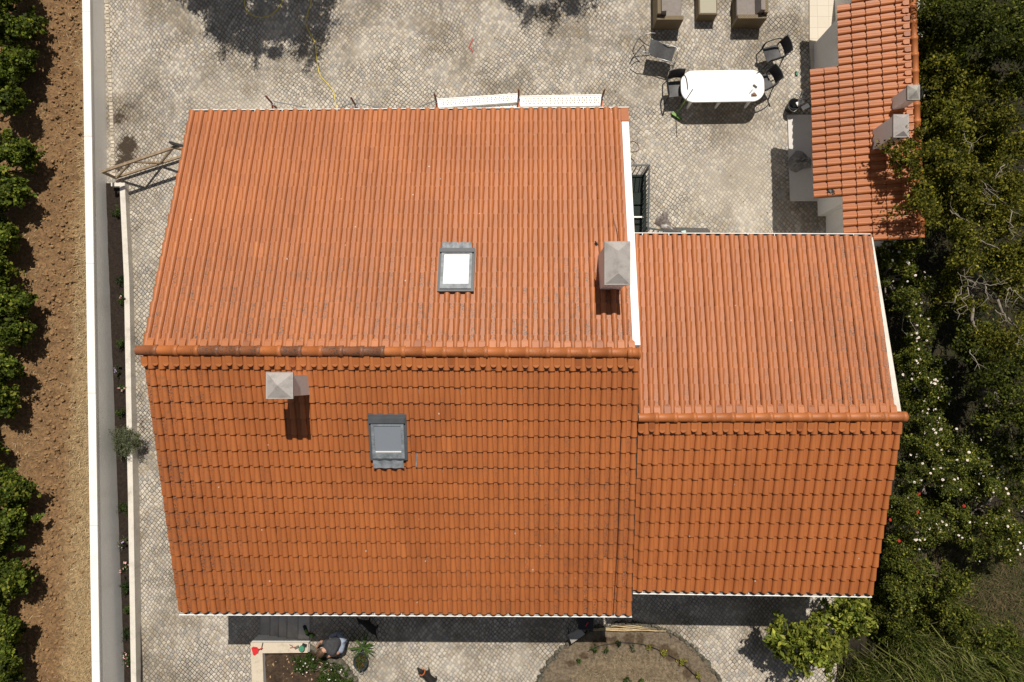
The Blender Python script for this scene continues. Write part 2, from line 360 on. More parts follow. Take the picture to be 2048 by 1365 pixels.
# clods of earth
mb = MB()
for i in range(2600):
    x = rng.gauss(-12.95, .42); y = rng.uniform(-10, 12.5)
    if x > -12.0: continue
    r = .012+.045*rng.random()**2.6; k = rng.uniform(.8, 1.15)
    mb.blob((x, y, field_z(x, y)+r*.4), (r*rng.uniform(.8, 1.4), r*rng.uniform(.8, 1.2), r*.8), 6, 4, .25, col=(.25*k, .15*k, .072*k), seed=i)
tag(mb.build('soil_clods', M['petalv']), 'dry brown clods of earth strewn along the tilled strip', 'clods', kind='stuff')
def blades(name, pts, length, width, pal, m, flat=.8, seed=1, lean=None):
    r = np.random.RandomState(seed); n = len(pts); B = np.array(pts, dtype=np.float32)
    ang = r.uniform(0, 2*pi, n); el = (1-flat)*r.uniform(.3, 1.5, n)+flat*r.uniform(0, .25, n)
    d = np.stack([np.cos(ang)*np.cos(el), np.sin(ang)*np.cos(el), np.sin(el)], 1)
    L = length*r.uniform(.5, 1.3, n)[:, None]; w = np.stack([-np.sin(ang), np.cos(ang), 0*ang], 1)*width*r.uniform(.6, 1.3, n)[:, None]
    mid = B+d*L*.55+np.array([0, 0, .01]); tip = B+d*L+np.stack([r.normal(0, .02, n), r.normal(0, .02, n), -.25*L[:, 0]*np.sin(el)], 1)
    V = np.stack([B-w, B+w, mid+w*.9, tip, mid-w*.9], 1).reshape(-1, 3)
    F = np.concatenate([np.stack([np.arange(n)*5+k for k in (0, 1, 2, 4)], 1), np.stack([np.arange(n)*5+k for k in (4, 2, 3, 3)], 1)[:, [0, 1, 2, 3]]])
    F = np.stack([np.arange(n)*5+k for k in (0, 1, 2, 4)], 1); F2 = np.stack([np.arange(n)*5+k for k in (4, 2, 3)], 1)
    # tips as quads with a doubled tip vertex would be degenerate: give the tip a small width instead
    V = np.stack([B-w, B+w, mid+w*.9, mid-w*.9, tip+w*.15, tip-w*.15], 1).reshape(-1, 3)
    F = np.concatenate([np.stack([np.arange(n)*6+k for k in (0, 1, 2, 3)], 1), np.stack([np.arange(n)*6+k for k in (3, 2, 4, 5)], 1)])
    pal = np.array(pal); c = pal[r.randint(0, len(pal), n)]*r.uniform(.75, 1.2, n)[:, None]
    return np_mesh(name, V, F, np.repeat(c, 6, 0), m)
STRAW = [(.46, .35, .19), (.38, .28, .15), (.31, .22, .12), (.52, .41, .24)]
pts = []
for i in range(15000):
    y = rng.uniform(-10, 12.5); x = wall_mid(y)-.16-abs(rng.gauss(0, .5)) if rng.random() < .8 else rng.uniform(-14.6, -12)
    if noise.noise(Vector((x*1.5, y*1.1, 3))) < -.15 and rng.random() < .7: continue
    if abs(x+12.95) < .5 and rng.random() < .8: continue
    pts.append((x, y, field_z(x, y)+.01))
tag(blades('dry_grass', pts, .13, .0045, STRAW, M['straw'], .75, 3), 'flattened straw coloured dry grass along the outside of the white boundary wall', 'dry grass', kind='stuff')

# ------------------------------------------------------------------ foliage helpers
def leaf_cloud(name, parent, clumps, per, size, pal, seed=0, aspect=.5, upb=.8, flat=.8, m=None, outward=.5, shell=.5):
    r = np.random.RandomState(seed); K = len(clumps); C = np.array([c[:3] for c in clumps]); R = np.array([c[3] for c in clumps])
    w = R**2; cnt = np.maximum(6, (per*w/w.sum()).astype(int)); idx = np.repeat(np.arange(K), cnt); n = len(idx)
    NTW = 6; tw = r.normal(0, 1, (K, NTW, 3)); tw[:, :, 2] = tw[:, :, 2]*.7+.25; tw /= np.linalg.norm(tw, axis=2)[:, :, None]
    tl = r.uniform(.4, 1.5, (K, NTW))+1.1*(r.uniform(0, 1, (K, NTW)) > .75); ti = r.randint(0, NTW, n); d = tw[idx, ti]
    rad = R[idx]*tl[idx, ti]*r.uniform(.1, 1, n)**.8; loose = r.normal(0, 1, (n, 3))*(R[idx]*.26)[:, None]
    pos = C[idx]+d*rad[:, None]*np.array([1, 1, flat])+loose
    nr = d*.2+np.array([0, 0, upb*.75])+r.normal(0, .75, (n, 3)); nr /= np.linalg.norm(nr, axis=1)[:, None]
    ax = d+r.normal(0, .8, (n, 3)); ax -= nr*(ax*nr).sum(1)[:, None]; ax /= np.linalg.norm(ax, axis=1)[:, None]
    sd = np.cross(nr, ax); s = size*r.uniform(.6, 1.35, n)[:, None]
    a = pos-ax*s*.5; b = pos+ax*s*.5-nr*s*.12; mid = pos+nr*s*.06
    V = np.stack([a, mid-sd*s*aspect*.5, b, mid+sd*s*aspect*.5], 1).reshape(-1, 3)
    F = (np.arange(n)*4)[:, None]+np.arange(4)
    pal = np.array(pal); ck = (r.uniform(.7, 1.25, K)[:, None]*r.uniform(.75, 1.3, (K, NTW)))[idx, ti]; c = pal[r.randint(0, len(pal), n)]*(ck*r.uniform(.7, 1.3, n))[:, None]
    return np_mesh(name, V, F, np.repeat(c, 4, 0), m or M['leaf'], parent)
def limb(a, b, r0, r1, rg, k=5, wob=.12):
    a, b = Vector(a), Vector(b); L = (b-a).length; pts = []
    for i in range(k+1):
        t = i/k; q = a.lerp(b, t)
        if 0 < i < k: q += Vector((rg.uniform(-1, 1), rg.uniform(-1, 1), rg.uniform(-.6, .6)))*L*wob*.6
        pts.append(q)
    return pts, [r0+(r1-r0)*i/k for i in range(k+1)]
def flower_mesh(r, m):
    mb = MB()
    for k in range(6):
        a = 2*pi*k/6; b = a+.52; c = a-.52
        mb.add([(0, 0, .006), (r*.75*cos(c), r*.75*sin(c), .014), (r*cos(a), r*sin(a), .004), (r*.75*cos(b), r*.75*sin(b), .014)], [(0, 1, 2, 3)])
    mb.blob((0, 0, .012), (r*.35, r*.35, .012), 6, 4); o = mb.build('flower', m); me = o.data; bpy.data.objects.remove(o); return me
FLW = flower_mesh(.032, M['petal']); FLS = flower_mesh(.02, M['petal']); FLR = flower_mesh(.042, M['redpetal']); FLL = flower_mesh(.02, M['lilac']); FLP = flower_mesh(.026, M['pink'])
def plant(name, label, cat, u, v, base_z, ell, z0, z1, nclump, clumpR, per, size, pal, seed, group=None, trunk=.06, aspect=.5, flowers=None, extra=(), shell=.5, upb=.8, limbs=8, barkm=None, bare=0, flat=.8, nm='crown'):
    """ell: list of (cu, cv, ru, rv) footprints on the plan; clumps of leaves fill them between heights z0 and z1"""
    rg = random.Random(seed); base = P(u, v, base_z); t = thing(name, label, cat, base, 0, group); clumps = []
    for i in range(nclump):
        cu, cv, ru, rv = ell[i % len(ell)]
        while True:
            a, b = rg.uniform(-1, 1), rg.uniform(-1, 1)
            if a*a+b*b < 1: break
        z = z0+(z1-z0)*(1-.75*(a*a+b*b))*rg.uniform(.55, 1.05)
        q = P(cu+a*ru, cv+b*rv, z); clumps.append((q.x, q.y, q.z, clumpR*rg.uniform(.6, 1.3)))
    for (cu, cv, z, R) in extra:
        q = P(cu, cv, z); clumps.append((q.x, q.y, q.z, R))
    leaf_cloud(nm, t, clumps, per, size, pal, seed, aspect, upb, flat, shell=shell)
    mb = MB(); top = Vector(clumps[0][:3])*.0+Vector((sum(c[0] for c in clumps), sum(c[1] for c in clumps), 0))/len(clumps); top.z = base_z+(z0-base_z)*.75+.1
    p, r = limb(base, top, trunk, trunk*.7, rg, 4, .08); mb.tube(p, r, 7)
    for c in rg.sample(clumps, min(limbs, len(clumps))):
        p, r = limb(top, c[:3], trunk*.6, trunk*.15, rg); mb.tube(p, r, 6)
    mb.build('trunk', barkm or M['bark'], t)
    if flowers:
        me, k, zu = flowers
        for i in range(k):
            c = rg.choice(clumps); a = rg.uniform(0, 2*pi); e = rg.uniform(.1, 1.3); R = c[3]*rg.uniform(.8, 1.3)
            o = bpy.data.objects.new('flower', me); COL.objects.link(o); o.parent = t
            o.location = Vector((c[0]+R*cos(a)*cos(e), c[1]+R*sin(a)*cos(e), c[2]+R*sin(e)*flat+zu))-base
            o.rotation_euler = (rg.uniform(-.6, .6), rg.uniform(-.6, .6), rg.uniform(0, 6)); s = rg.uniform(.7, 1.25); o.scale = (s, s, s)
    return t, clumps

# single courses of edging setts
mb = MB(); rg = random.Random(44)
for tab, va, vb in ((lambda v: lerp_poly([(214, 0), (228, 352)], v), -40, 352), (lambda v: lerp_poly([(254, 372), (263, 560), (268, 800), (272, 1000), (283, 1365)], v), 372, 1400)):
    v = va
    while v < vb:
        st2 = 7.4*rg.uniform(.8, 1.15); q = P(tab(v+st2/2), v+st2/2, -.15); z = drop(q.y); q = P(tab(v+st2/2), v+st2/2, z); k = rg.uniform(.75, 1.15)
        mb.box((q.x, q.y, z-.02), (.10, st2/71-.014, .075), rg.uniform(-.06, .06), (.47*k, .41*k, .33*k)); v += st2
tag(mb.build('edging_setts', M['petalv']), kind='structure')
# ------------------------------------------------------------------ boundary wall, flower bed, gate
def wall_strip(mb, L, R, z0f, z1, col=None):
    for i in range(len(L)-1):
        a, b, c, d = L[i], R[i], R[i+1], L[i+1]
        mb.hexa([(a.x, a.y, z0f), (d.x, d.y, z0f), (c.x, c.y, z0f), (b.x, b.y, z0f), (a.x, a.y, z1), (d.x, d.y, z1), (c.x, c.y, z1), (b.x, b.y, z1)][0:4][::-1] +
                [(a.x, a.y, z1), (d.x, d.y, z1), (c.x, c.y, z1), (b.x, b.y, z1)][::-1], col)
WT = .72
Lw = [P(lerp_poly(WALL_L, v), v, WT) for v in (-220, 1600)]; Rw = [P(lerp_poly([(180.5, 0), (189, 460), (196.5, 800), (201, 1365)], v), v, WT) for v in (-220, 1600)]
bw = thing('boundary_wall', 'long white rendered boundary wall between the tilled field and the alley', 'wall', (Lw[0]+Lw[1])/2*1.0)
bw.location = Vector((bw.location.x, bw.location.y, 0))
mb = MB(); wall_strip(mb, [p+Vector((.012, 0, 0)) for p in Lw], [p-Vector((.012, 0, 0)) for p in Rw], -.9, WT-.04); mb.build('wall_body', M['greycap'] if False else M['wallplaster'], bw)
mb = MB()
for k in range(7):
    f0, f1 = k/7+.0002, (k+1)/7-.0002; wall_strip(mb, [Lw[0].lerp(Lw[1], f) for f in (f0, f1)], [Rw[0].lerp(Rw[1], f) for f in (f0, f1)], WT-.04, WT+(.002 if k % 2 else 0))
mb.build('coping', M['coping'], bw)
# low planter wall
zl = -.05
LW0 = [(239, 366, .22), (248, 560, .14), (252, 800, .05), (256, 1000, 0), (262, 1365, -.2), (264, 1500, -.25)]
mbw = MB(); lwp = []
for (u, v, z) in LW0: lwp.append((P(u, v, z), P(u+10.5, v, z), z))
for (a, b, z), (c, d, z2) in zip(lwp, lwp[1:]):
    mbw.hexa([Vector((c.x, c.y, -.8)), Vector((d.x, d.y, -.8)), Vector((b.x, b.y, -.8)), Vector((a.x, a.y, -.8)), c, d, b, a])
e0, e1 = P(222, 366, .22), P(249, 366, .22); e2, e3 = P(249, 373, .222), P(222, 373, .222)
mbw.hexa([Vector((p.x, p.y, -.6)) for p in (e3, e2, e1, e0)]+[Vector((p.x, p.y, .223)) for p in (e3, e2, e1, e0)])
o = mbw.build('planter_wall', M['limewash']); tag(o, 'low whitewashed kerb wall holding the narrow flower bed', 'low wall')
mb = MB(); prev = None
vs = []
for i in range(60):
    v = 368+i*20; a = P(lerp_poly([(205, 366), (222, 800), (228, 1500)], v), v, 0); u2 = lerp_poly([(w[0], w[1]) for w in LW0], v); b = P(u2+5, v, 0)
    for k in range(5):
        q = a.lerp(b, k/4); q.z = drop(q.y)+.06+.03*noise.noise(q*6); vs.append(q)
mb.add(vs, [(i*5+k, (i+1)*5+k, (i+1)*5+k+1, i*5+k+1) for i in range(59) for k in range(4)], (.022, .015, .011)); tag(mb.build('flower_bed_soil', M['soil']), kind='structure')
GREEN_DK = [(.022, .04, .012), (.03, .052, .015), (.04, .065, .018), (.016, .03, .01)]
GREEN_MD = [(.045, .075, .018), (.06, .095, .022), (.035, .06, .016), (.085, .12, .03)]
GREY_GR = [(.10, .12, .07), (.13, .14, .085), (.075, .09, .05), (.16, .155, .10)]
plant('lavender_bush', 'round grey green lavender bush spilling over the flower bed kerb', 'shrub', 254, 885, -.2, [(256, 884, 26, 24)], -.05, .45, 22, .14, 6500, .055, GREY_GR, 21, aspect=.22, trunk=.02, upb=.4, nm='foliage')
for k, (u, v, s, pal, fl, lab) in enumerate([
        (245, 597, 9, GREEN_MD, (FLP, 6, .01), 'small green bedding plant in the flower bed beside the skylight row of the alley'),
        (238, 425, 6, GREEN_MD, None, 'topmost tiny green plant in the narrow flower bed'),
        (239, 560, 7, GREEN_DK, None, 'small dark green plant above the pink flowered one in the bed'),
        (240, 690, 7, GREEN_MD, None, 'small sprig with a stem lying over the kerb just above the ridge line'),
        (240, 740, 12, GREY_GR, (FLL, 5, .05), 'thin leaved grey plant with lilac flowers beside the wall face'),
        (246, 772, 9, GREEN_MD, (FLP, 9, .01), 'low pink flowered plant just below the lilac one in the bed'),
        (240, 824, 6, GREEN_MD, None, 'tiny green plant just above the lavender bush'),
        (247, 1020, 9, GREEN_MD, None, 'small green plant below the lavender bush'),
        (246, 1088, 12, GREY_GR, (FLL, 6, .06), 'spiky grey green plant with lilac flowers leaning on the wall face'),
        (251, 1132, 9, GREEN_MD, (FLP, 12, .01), 'bed plant with many pink and yellow flowers'),
        (250, 1175, 9, GREEN_DK, None, 'dark green plant below the pink and yellow flowers'),
        (254, 1220, 7, GREEN_MD, None, 'small light green plant near the lower end of the bed'),
        (256, 1268, 10, GREEN_DK, None, 'broad dark green plant at the kerb near the bottom of the bed'),
        (257, 1316, 10, GREEN_MD, (FLP, 10, .01), 'lowest pink flowered plant in the bed')]):
    plant('bedding_plant', lab, 'plant', u, v, drop(P(u, v).y)+.05, [(u, v, s, s)], drop(P(u, v).y)+.08, drop(P(u, v).y)+.25, 5, .07, 420, .05, pal, 300+k, 'small plants in the narrow flower bed', aspect=.35, trunk=.006, flowers=fl, nm='foliage', limbs=3)
# lattice gate
def zat(u, v, z): return P(u, v, z)
gt = thing('lattice_gate', 'brown steel lattice gate leaf standing across the alley beside the white wall', 'gate', P(232, 356, 0))
gb0, gb1, gt0, gt1 = P(230, 356, .12), P(392, 304, .12), P(204, 344, .86), P(382, 284, .86)
mb = MB(); mb.bar(gt0, gt1, .07, .07); mb.build('top_rail', M['truss'], gt)
mb = MB(); mb.bar(gb0, gb1, .06, .06); mb.build('bottom_rail', M['truss'], gt)
mb = MB(); mb.bar(gb0, gt0, .06, .06, Vector((1, 0, 0))); mb.build('end_post', M['truss'], gt)
for a, b in ((.02, .42), (.42, .33)): pass
zz = [(gb0, gb1, .03), (gt0, gt1, .33), (gb0, gb1, .56), (gt0, gt1, .80), (gb0, gb1, .98)]
for (a0, a1, s), (b0, b1, t) in zip(zz, zz[1:]):
    mb = MB(); mb.bar(a0.lerp(a1, s), b0.lerp(b1, t), .045, .045); mb.build('brace', M['truss'], gt)
mb = MB(); a = P(339, 285, 1.0); b = P(368, 293, 1.0); mb.bar(a, b, .06, .07); mb.bar(a+Vector((.02, 0, -.05)), a+Vector((.02, 0, -.2)), .05, .05, Vector((1, 0, 0))); mb.build('latch_arm', M['black'], gt)

# ------------------------------------------------------------------ roofs
def roof_plane(E0, E1, R0):
    n = (E1-E0).cross(R0-E0).normalized(); return n if n.z > 0 else -n
def tile_slope(mb, E0, E1, R0, R1, ncol, nrow, seed, dirt, skip=None, p0=.46, hroll=.072, flip=False):
    rg = random.Random(seed); n = roof_plane(E0, E1, R0); K = 9
    def S(s, t): return (E0*(1-s)+E1*s)*(1-t)+(R0*(1-s)+R1*s)*t
    for j in range(nrow):
        for i in range(ncol):
            if skip and skip(i, j): continue
            s0 = i/ncol; ds = 1/ncol; t0 = (j+rg.uniform(-.018, .018))/nrow; t1 = min((j+1.1)/nrow, 1.0); jit = rg.uniform(-.016, .016); lift = .031+rg.uniform(-.004, .005); tw = rg.uniform(-.012, .012)
            tint = min(1, max(0, rg.gauss(.55, .055)))
            if rg.random() < .012: tint = rg.uniform(.2, .95)
            dd = dirt(s0, (j+.5)/nrow)*rg.uniform(.55, 1.3); rows = []; cols = []
            for (t, w, up) in ((t0, 0, lift-.026), (t0, 0, lift), (t1, 1, .002)):
                pa = p0-.07 if w == 0 else p0+.03; pe = 1.06 if w == 0 else .96; rr = []
                prof = [(.0, .0), (.05, -.003), (pa-.05, -.003)]+[((pa+pe)/2-(pe-pa)/2*cos(pi*k/K), (hroll*(1 if w == 0 else .88))*max(0, sin(pi*k/K))) for k in range(K+1)]
                for q, (a, h) in enumerate(prof):
                    a2 = a+jit+(tw if w else 0); a2 = 1-a2 if flip else a2
                    rr.append(S(s0+a2*ds, t)+n*(h+up)); 
                    if len(rows) == 0 or True: cols.append((max(0, tint-(.3 if q in (2, 3, K+3) else 0)), 1.0 if q < 4 or q > K+1 else .12, dd))  # crease shading painted in: verts beside the roll get a darker tint
                rows.append(rr)
            m_ = len(rows[0]); vs = rows[0]+rows[1]+rows[2]; fs = []
            for r_ in range(2):
                for q in range(m_-1):
                    f = (r_*m_+q, r_*m_+q+1, (r_+1)*m_+q+1, (r_+1)*m_+q); fs.append(f[::-1] if flip else f)
            o = len(mb.v); mb.v += [tuple(v) for v in vs]; mb.f += [tuple(k+o for k in f) for f in fs]; mb.c += cols; mb.sm += [False]*len(fs)
    return n
def ridge_tiles(mb, A, B, count, r, seed, dark=None):
    rg = random.Random(seed); d = (B-A).normalized(); x = Vector((0, 0, 1)).cross(d).normalized(); up = d.cross(x); L = (B-A).length/count; N = 12
    for i in range(count):
        tint = rg.gauss(.6, .1); dd = rg.uniform(0, .5)
        if dark and i in dark: tint = rg.uniform(-.9, -.3); dd = 1.0
        tint = max(0, tint) if not (dark and i in dark) else 0.0
        dz = rg.uniform(-.006, .006); vs = []
        for (t, k) in ((0, .93), (.84, 1.0), (.85, 1.09), (1.06, 1.12), (1.06, .95)):
            c = A+d*L*(i+t)+up*dz
            vs += [c+(x*cos(pi*(-.06+1.12*q/N))+up*sin(pi*(-.06+1.12*q/N)))*r*k for q in range(N+1)]
        fs = [(a*(N+1)+q, a*(N+1)+q+1, (a+1)*(N+1)+q+1, (a+1)*(N+1)+q) for a in range(4) for q in range(N)]
        mb.add(vs, fs, (.5 if dark and i in dark else tint, rg.uniform(1.55, 1.95) if dark and i in dark else 1.0, dd), smooth=True)
def plugs(mb, E0, E1, R0, R1, ncol, tpos, seed, p0=.46, flip=False, every=None, length=.16):
    rg = random.Random(seed); n = roof_plane(E0, E1, R0); w = (E1-E0).length/ncol
    for i in range(ncol):
        a = p0/2; a = 1-a if flip else a; s = (i+a)/ncol
        dn = ((E0*(1-s)+E1*s)-(R0*(1-s)+R1*s)).normalized(); sx = dn.cross(n)
        c = (E0*(1-s)+E1*s)*(1-tpos)+(R0*(1-s)+R1*s)*tpos+dn*rg.uniform(.0, .035); tint = rg.uniform(.35, .75); vs = []; K = 8
        if rg.random() < .12: tint = 0
        hw = w*.30
        outl = [(-hw, -length)]+[(-hw*cos(pi*k/K), hw*.8*sin(pi*k/K)) for k in range(K+1)]+[(hw, -length)]
        top = [c+sx*x+dn*y+n*(.088+.012*(1-(x/hw)**2)) for x, y in outl]; bot = [c+sx*x+dn*y+n*.0 for x, y in outl]; m_ = len(outl)
        fs = [tuple(range(m_)), tuple(range(m_))[::-1]]; fs = [tuple(range(m_-1, -1, -1))]
        mb.add(top+bot, fs+[(q, q+1, m_+q+1, m_+q) for q in range(m_-1)], (tint, .6, .2))
def board(mb, quad, n, h0, h1, col=None):
    mb.hexa([q+n*h0 for q in quad]+[q+n*h1 for q in quad], col)
ZE, ZR = 3.05, 5.0
NL, NR = P(381, 225, ZE), P(1244, 219.5, ZE); RL, RRn, RRs = P(285, 702, ZR), P(1268, 706, ZR), P(1278, 707, ZR)
SL, SR = P(358, 1221.5, ZE), P(1262, 1226, ZE)
def gable(y, pts):  # height of a roof line over y
    for (y0, z0), (y1, z1) in zip(pts, pts[1:]):
        if y0 <= y <= y1: return z0+(z1-z0)*(y-y0)/(y1-y0)
    return pts[-1][1]
def shell_walls(name_root, X0, X1, prof, zb, m):
    """gabled wall block: prof is the (y, z) outline of the roof underside, lowest y first"""
    mb = MB(); k = len(prof); a = [(X0, y, z) for y, z in prof]+[(X0, prof[-1][0], zb), (X0, prof[0][0], zb)]; b = [(X1, p[1], p[2]) for p in a]; n = len(a)
    mb.add(a+b, [tuple(range(n)), tuple(range(2*n-1, n-1, -1))]+[(i, n+i, n+(i+1) % n, (i+1) % n) for i in range(n)]); return mb.build('wall', m, name_root)
house = thing('house', 'large main house with orange tiled gable roof, two skylights and two chimneys', 'house', ((NL.x+NR.x)/2, 0, 0))
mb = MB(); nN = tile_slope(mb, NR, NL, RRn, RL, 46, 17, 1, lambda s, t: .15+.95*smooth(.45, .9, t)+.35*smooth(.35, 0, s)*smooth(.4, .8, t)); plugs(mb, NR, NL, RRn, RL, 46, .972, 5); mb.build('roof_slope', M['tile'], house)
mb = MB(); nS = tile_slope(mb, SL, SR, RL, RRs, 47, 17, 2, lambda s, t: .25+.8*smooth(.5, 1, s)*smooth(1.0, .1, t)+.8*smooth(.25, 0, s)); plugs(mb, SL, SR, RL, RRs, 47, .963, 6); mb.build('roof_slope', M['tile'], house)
mb = MB(); ridge_tiles(mb, P(274, 701, ZR+.03), P(1262, 706, ZR+.03), 24, .112, 3, {0, 3, 4, 5, 7, 9, 10, 11}); 
ridge_tiles(mb, P(1262, 706, ZR+.03), P(1279, 707, ZR+.03), 1, .116, 4); 
rdg = mb.build('ridge', M['tile'], house)
# under-roof boarding keeps light out, walls below
def under(mb, quad, n, d=.03): mb.hexa([q-n*(d+.05) for q in quad]+[q-n*d for q in quad])
mb = MB(); under(mb, [NR, NL, RL, RRn], nN); under(mb, [SL, SR, RRs, RL], nS); mb.build('roof_deck', M['concrete'], house)
yN, yS, yR = (NL.y+NR.y)/2, (SL.y+SR.y)/2, (RL.y+RRs.y)/2
pn = (ZR-ZE)/(yN-yR); ps = (ZR-ZE)/(yR-yS)
shell_walls(house, NL.x+.12, NR.x-.02, [(yS+.42, ZE+.42*ps-.12), (yR, ZR-.12), (yN-.42, ZE+.42*pn-.12)], -.8, M['plaster'])
def gutter(root, A, B, out, m=None, w=.115, brackets=24, name='gutter'):
    """open half-round channel from A to B; out points away from the wall"""
    mb = MB(); N = 8; d = (B-A).normalized(); up = Vector((0, 0, 1)); prof = []
    for k in range(N+1):
        a = pi*k/N; prof.append(out*(-cos(a)*w/2)+up*(-sin(a)*w/2*.9))
    prof += [p*1.0+q for p, q in ((prof[-1], out*.022+up*.004), (prof[-1], out*.022-up*.012))]
    vs = []; 
    for q in (A, B): vs += [q+p for p in prof]
    m_ = len(prof); mb.add(vs, [(i, i+1, m_+i+1, m_+i) for i in range(m_-1)])
    lin = MB(); lp = [p*.93+up*.004 for p in prof[:N+1]]; lin.add([A+p for p in lp]+[B+p for p in lp], [(i, i+1, N+1+i+1, N+1+i) for i in range(N)])
    for q in (A, B):
        mb.add([q+p for p in prof[:N+1]], [tuple(range(N+1))])
    g = mb.build(name, m or M['white'], root); li = lin.build('lining', M['concrete'] if out.y < 0 else M['railing'], g)
    for v in li.data.vertices: v.co -= root.location
    for k in range(brackets):
        q = A.lerp(B, (k+.35)/brackets); mb = MB(); mb.bar(q-out*w*.9+up*.03, q+out*w*.5+up*.006, .018, .006); mb.bar(q-out*w*.9+up*.03, q-out*w*.9+up*.055-out*.01, .03, .01, d)
        b = mb.build('bracket', M['steel'], g); b.location = Vector((0, 0, 0))
        for v in b.data.vertices: v.co -= root.location
    return g
def gut_fix(g): return g
gutter(house, NL+Vector((-.02, .012, -.05)), NR+Vector((.17, .012, -.05)), Vector((0, 1, 0)), brackets=16)
gutter(house, SL+Vector((-.02, -.045, -.05)), SR+Vector((.03, -.045, -.05)), Vector((0, -1, 0)), brackets=17)
qn = lambda u, v: Q(u, v, NL, nN)
qs = lambda u, v: Q(u, v, SL, nS)
mb = MB(); board(mb, [qn(1243, 246), qn(1257, 246), qn(1280, 692), qn(1265, 692)][::-1], nN, -.08, .045); mb.build('verge_board', M['white'], house)
mb = MB(); board(mb, [qn(1241, 219), qn(1256, 219), qn(1257.5, 245), qn(1242, 245)][::-1], nN, -.06, .05, (.35, .3, .2)); mb.build('verge_tile', M['tile'], house)
# skylights
def bil(c, a, b): return (c[0]*(1-a)+c[1]*a)*(1-b)+(c[3]*(1-a)+c[2]*a)*b
def skylight(root, px, q, n, glass, hood_first, label, apron):
    c = [q(*p) for p in px]                    # TL, TR, BR, BL as seen on the plan
    sk_m = MB(); ring = []
    ins = (.13, .10) 
    def rect(a0, a1, b0, b1, h): return [bil(c, a, b)+n*h for a, b in ((a0, b0), (a1, b0), (a1, b1), (a0, b1))]
    def fr(mb, o, i, h0, h1):
        for k in range(4):
            l = (k+1) % 4; mb.hexa([o[l]+n*h0, o[k]+n*h0, i[k]+n*h0, i[l]+n*h0, o[l]+n*h1, o[k]+n*h1, i[k]+n*h1, i[l]+n*h1])
    O = [bil(c, a, b) for a, b in ((0, 0), (1, 0), (1, 1), (0, 1))]; I = [bil(c, a, b) for a, b in ((.11, .10), (.89, .10), (.89, .90), (.11, .90))]
    fr(sk_m, O, I, .0, .13); w = sk_m.build('skylight', M['frame'], root); w['label'] = label
    O2 = [bil(c, a, b) for a, b in ((.075, .08), (.925, .08), (.925, .95), (.075, .95))]; 
    b0 = .23 if hood_first else .15; b1 = .84
    I2 = [bil(c, a, b) for a, b in ((.15, b0), (.85, b0), (.85, b1), (.15, b1))]
    mb = MB(); fr(mb, O2, I2, .12, .158); s = mb.build('sash', M['lead'], w); 
    mb = MB(); board(mb, [bil(c, a, b) for a, b in ((.13, b0-.02), (.87, b0-.02), (.87, b1+.02), (.13, b1+.02))][::-1], n, .10, .14); g = mb.build('pane', glass, w)
    mb = MB(); board(mb, [bil(c, a, b) for a, b in ((.03, .055), (.97, .055), (.97, .165 if hood_first else .12), (.03, .165 if hood_first else .12))][::-1], n, .13, .185); hd = mb.build('hood', M['frame'], w)
    parts = [hd]
    if hood_first:
        mb = MB(); board(mb, [bil(c, a, b) for a, b in ((.16, .795), (.84, .795), (.84, .815), (.16, .815))][::-1], n, .13, .156); parts.append(mb.build('blind_bar', M['white'], w))
    ap = [q(*p) for p in apron]; mb = MB(); K = 40; vs = []
    for r_ in range(2):
        for k in range(K+1):
            t = k/K; p = ap[0].lerp(ap[1], t) if r_ == 0 else ap[3].lerp(ap[2], t); vs.append(p+n*(.118+.012*sin(t*2*pi*3+.6)))
    f = [(k, k+1, K+2+k, K+1+k) for k in range(K)]; mb.add(vs, [x[::-1] for x in f], smooth=True); parts.append(mb.build('apron_flashing', M['lead'], w))
    for o in [s, g]+parts:
        for v in o.data.vertices: v.co -= root.location
    return w
skylight(house, [(880, 502), (951, 502), (948, 588), (875, 588)], qn, nN, M['whitepane'], False, 'upper skylight with a bright white pane', [(886, 490), (943, 490), (945, 504), (884, 504)])
skylight(house, [(737.5, 826), (814, 826), (817.5, 916), (743, 916)], qs, nS, M['pane'], True, 'lower skylight with a grey blue pane', [(748, 915), (808, 915), (810, 932), (749, 932)])
mb = MB(); board(mb, [qs(831, 902), qs(834, 902), qs(840, 915), qs(840, 932), qs(832, 932)][1:5], nS, .06, .075); mb.build('loose_flashing', M['lead'], house)
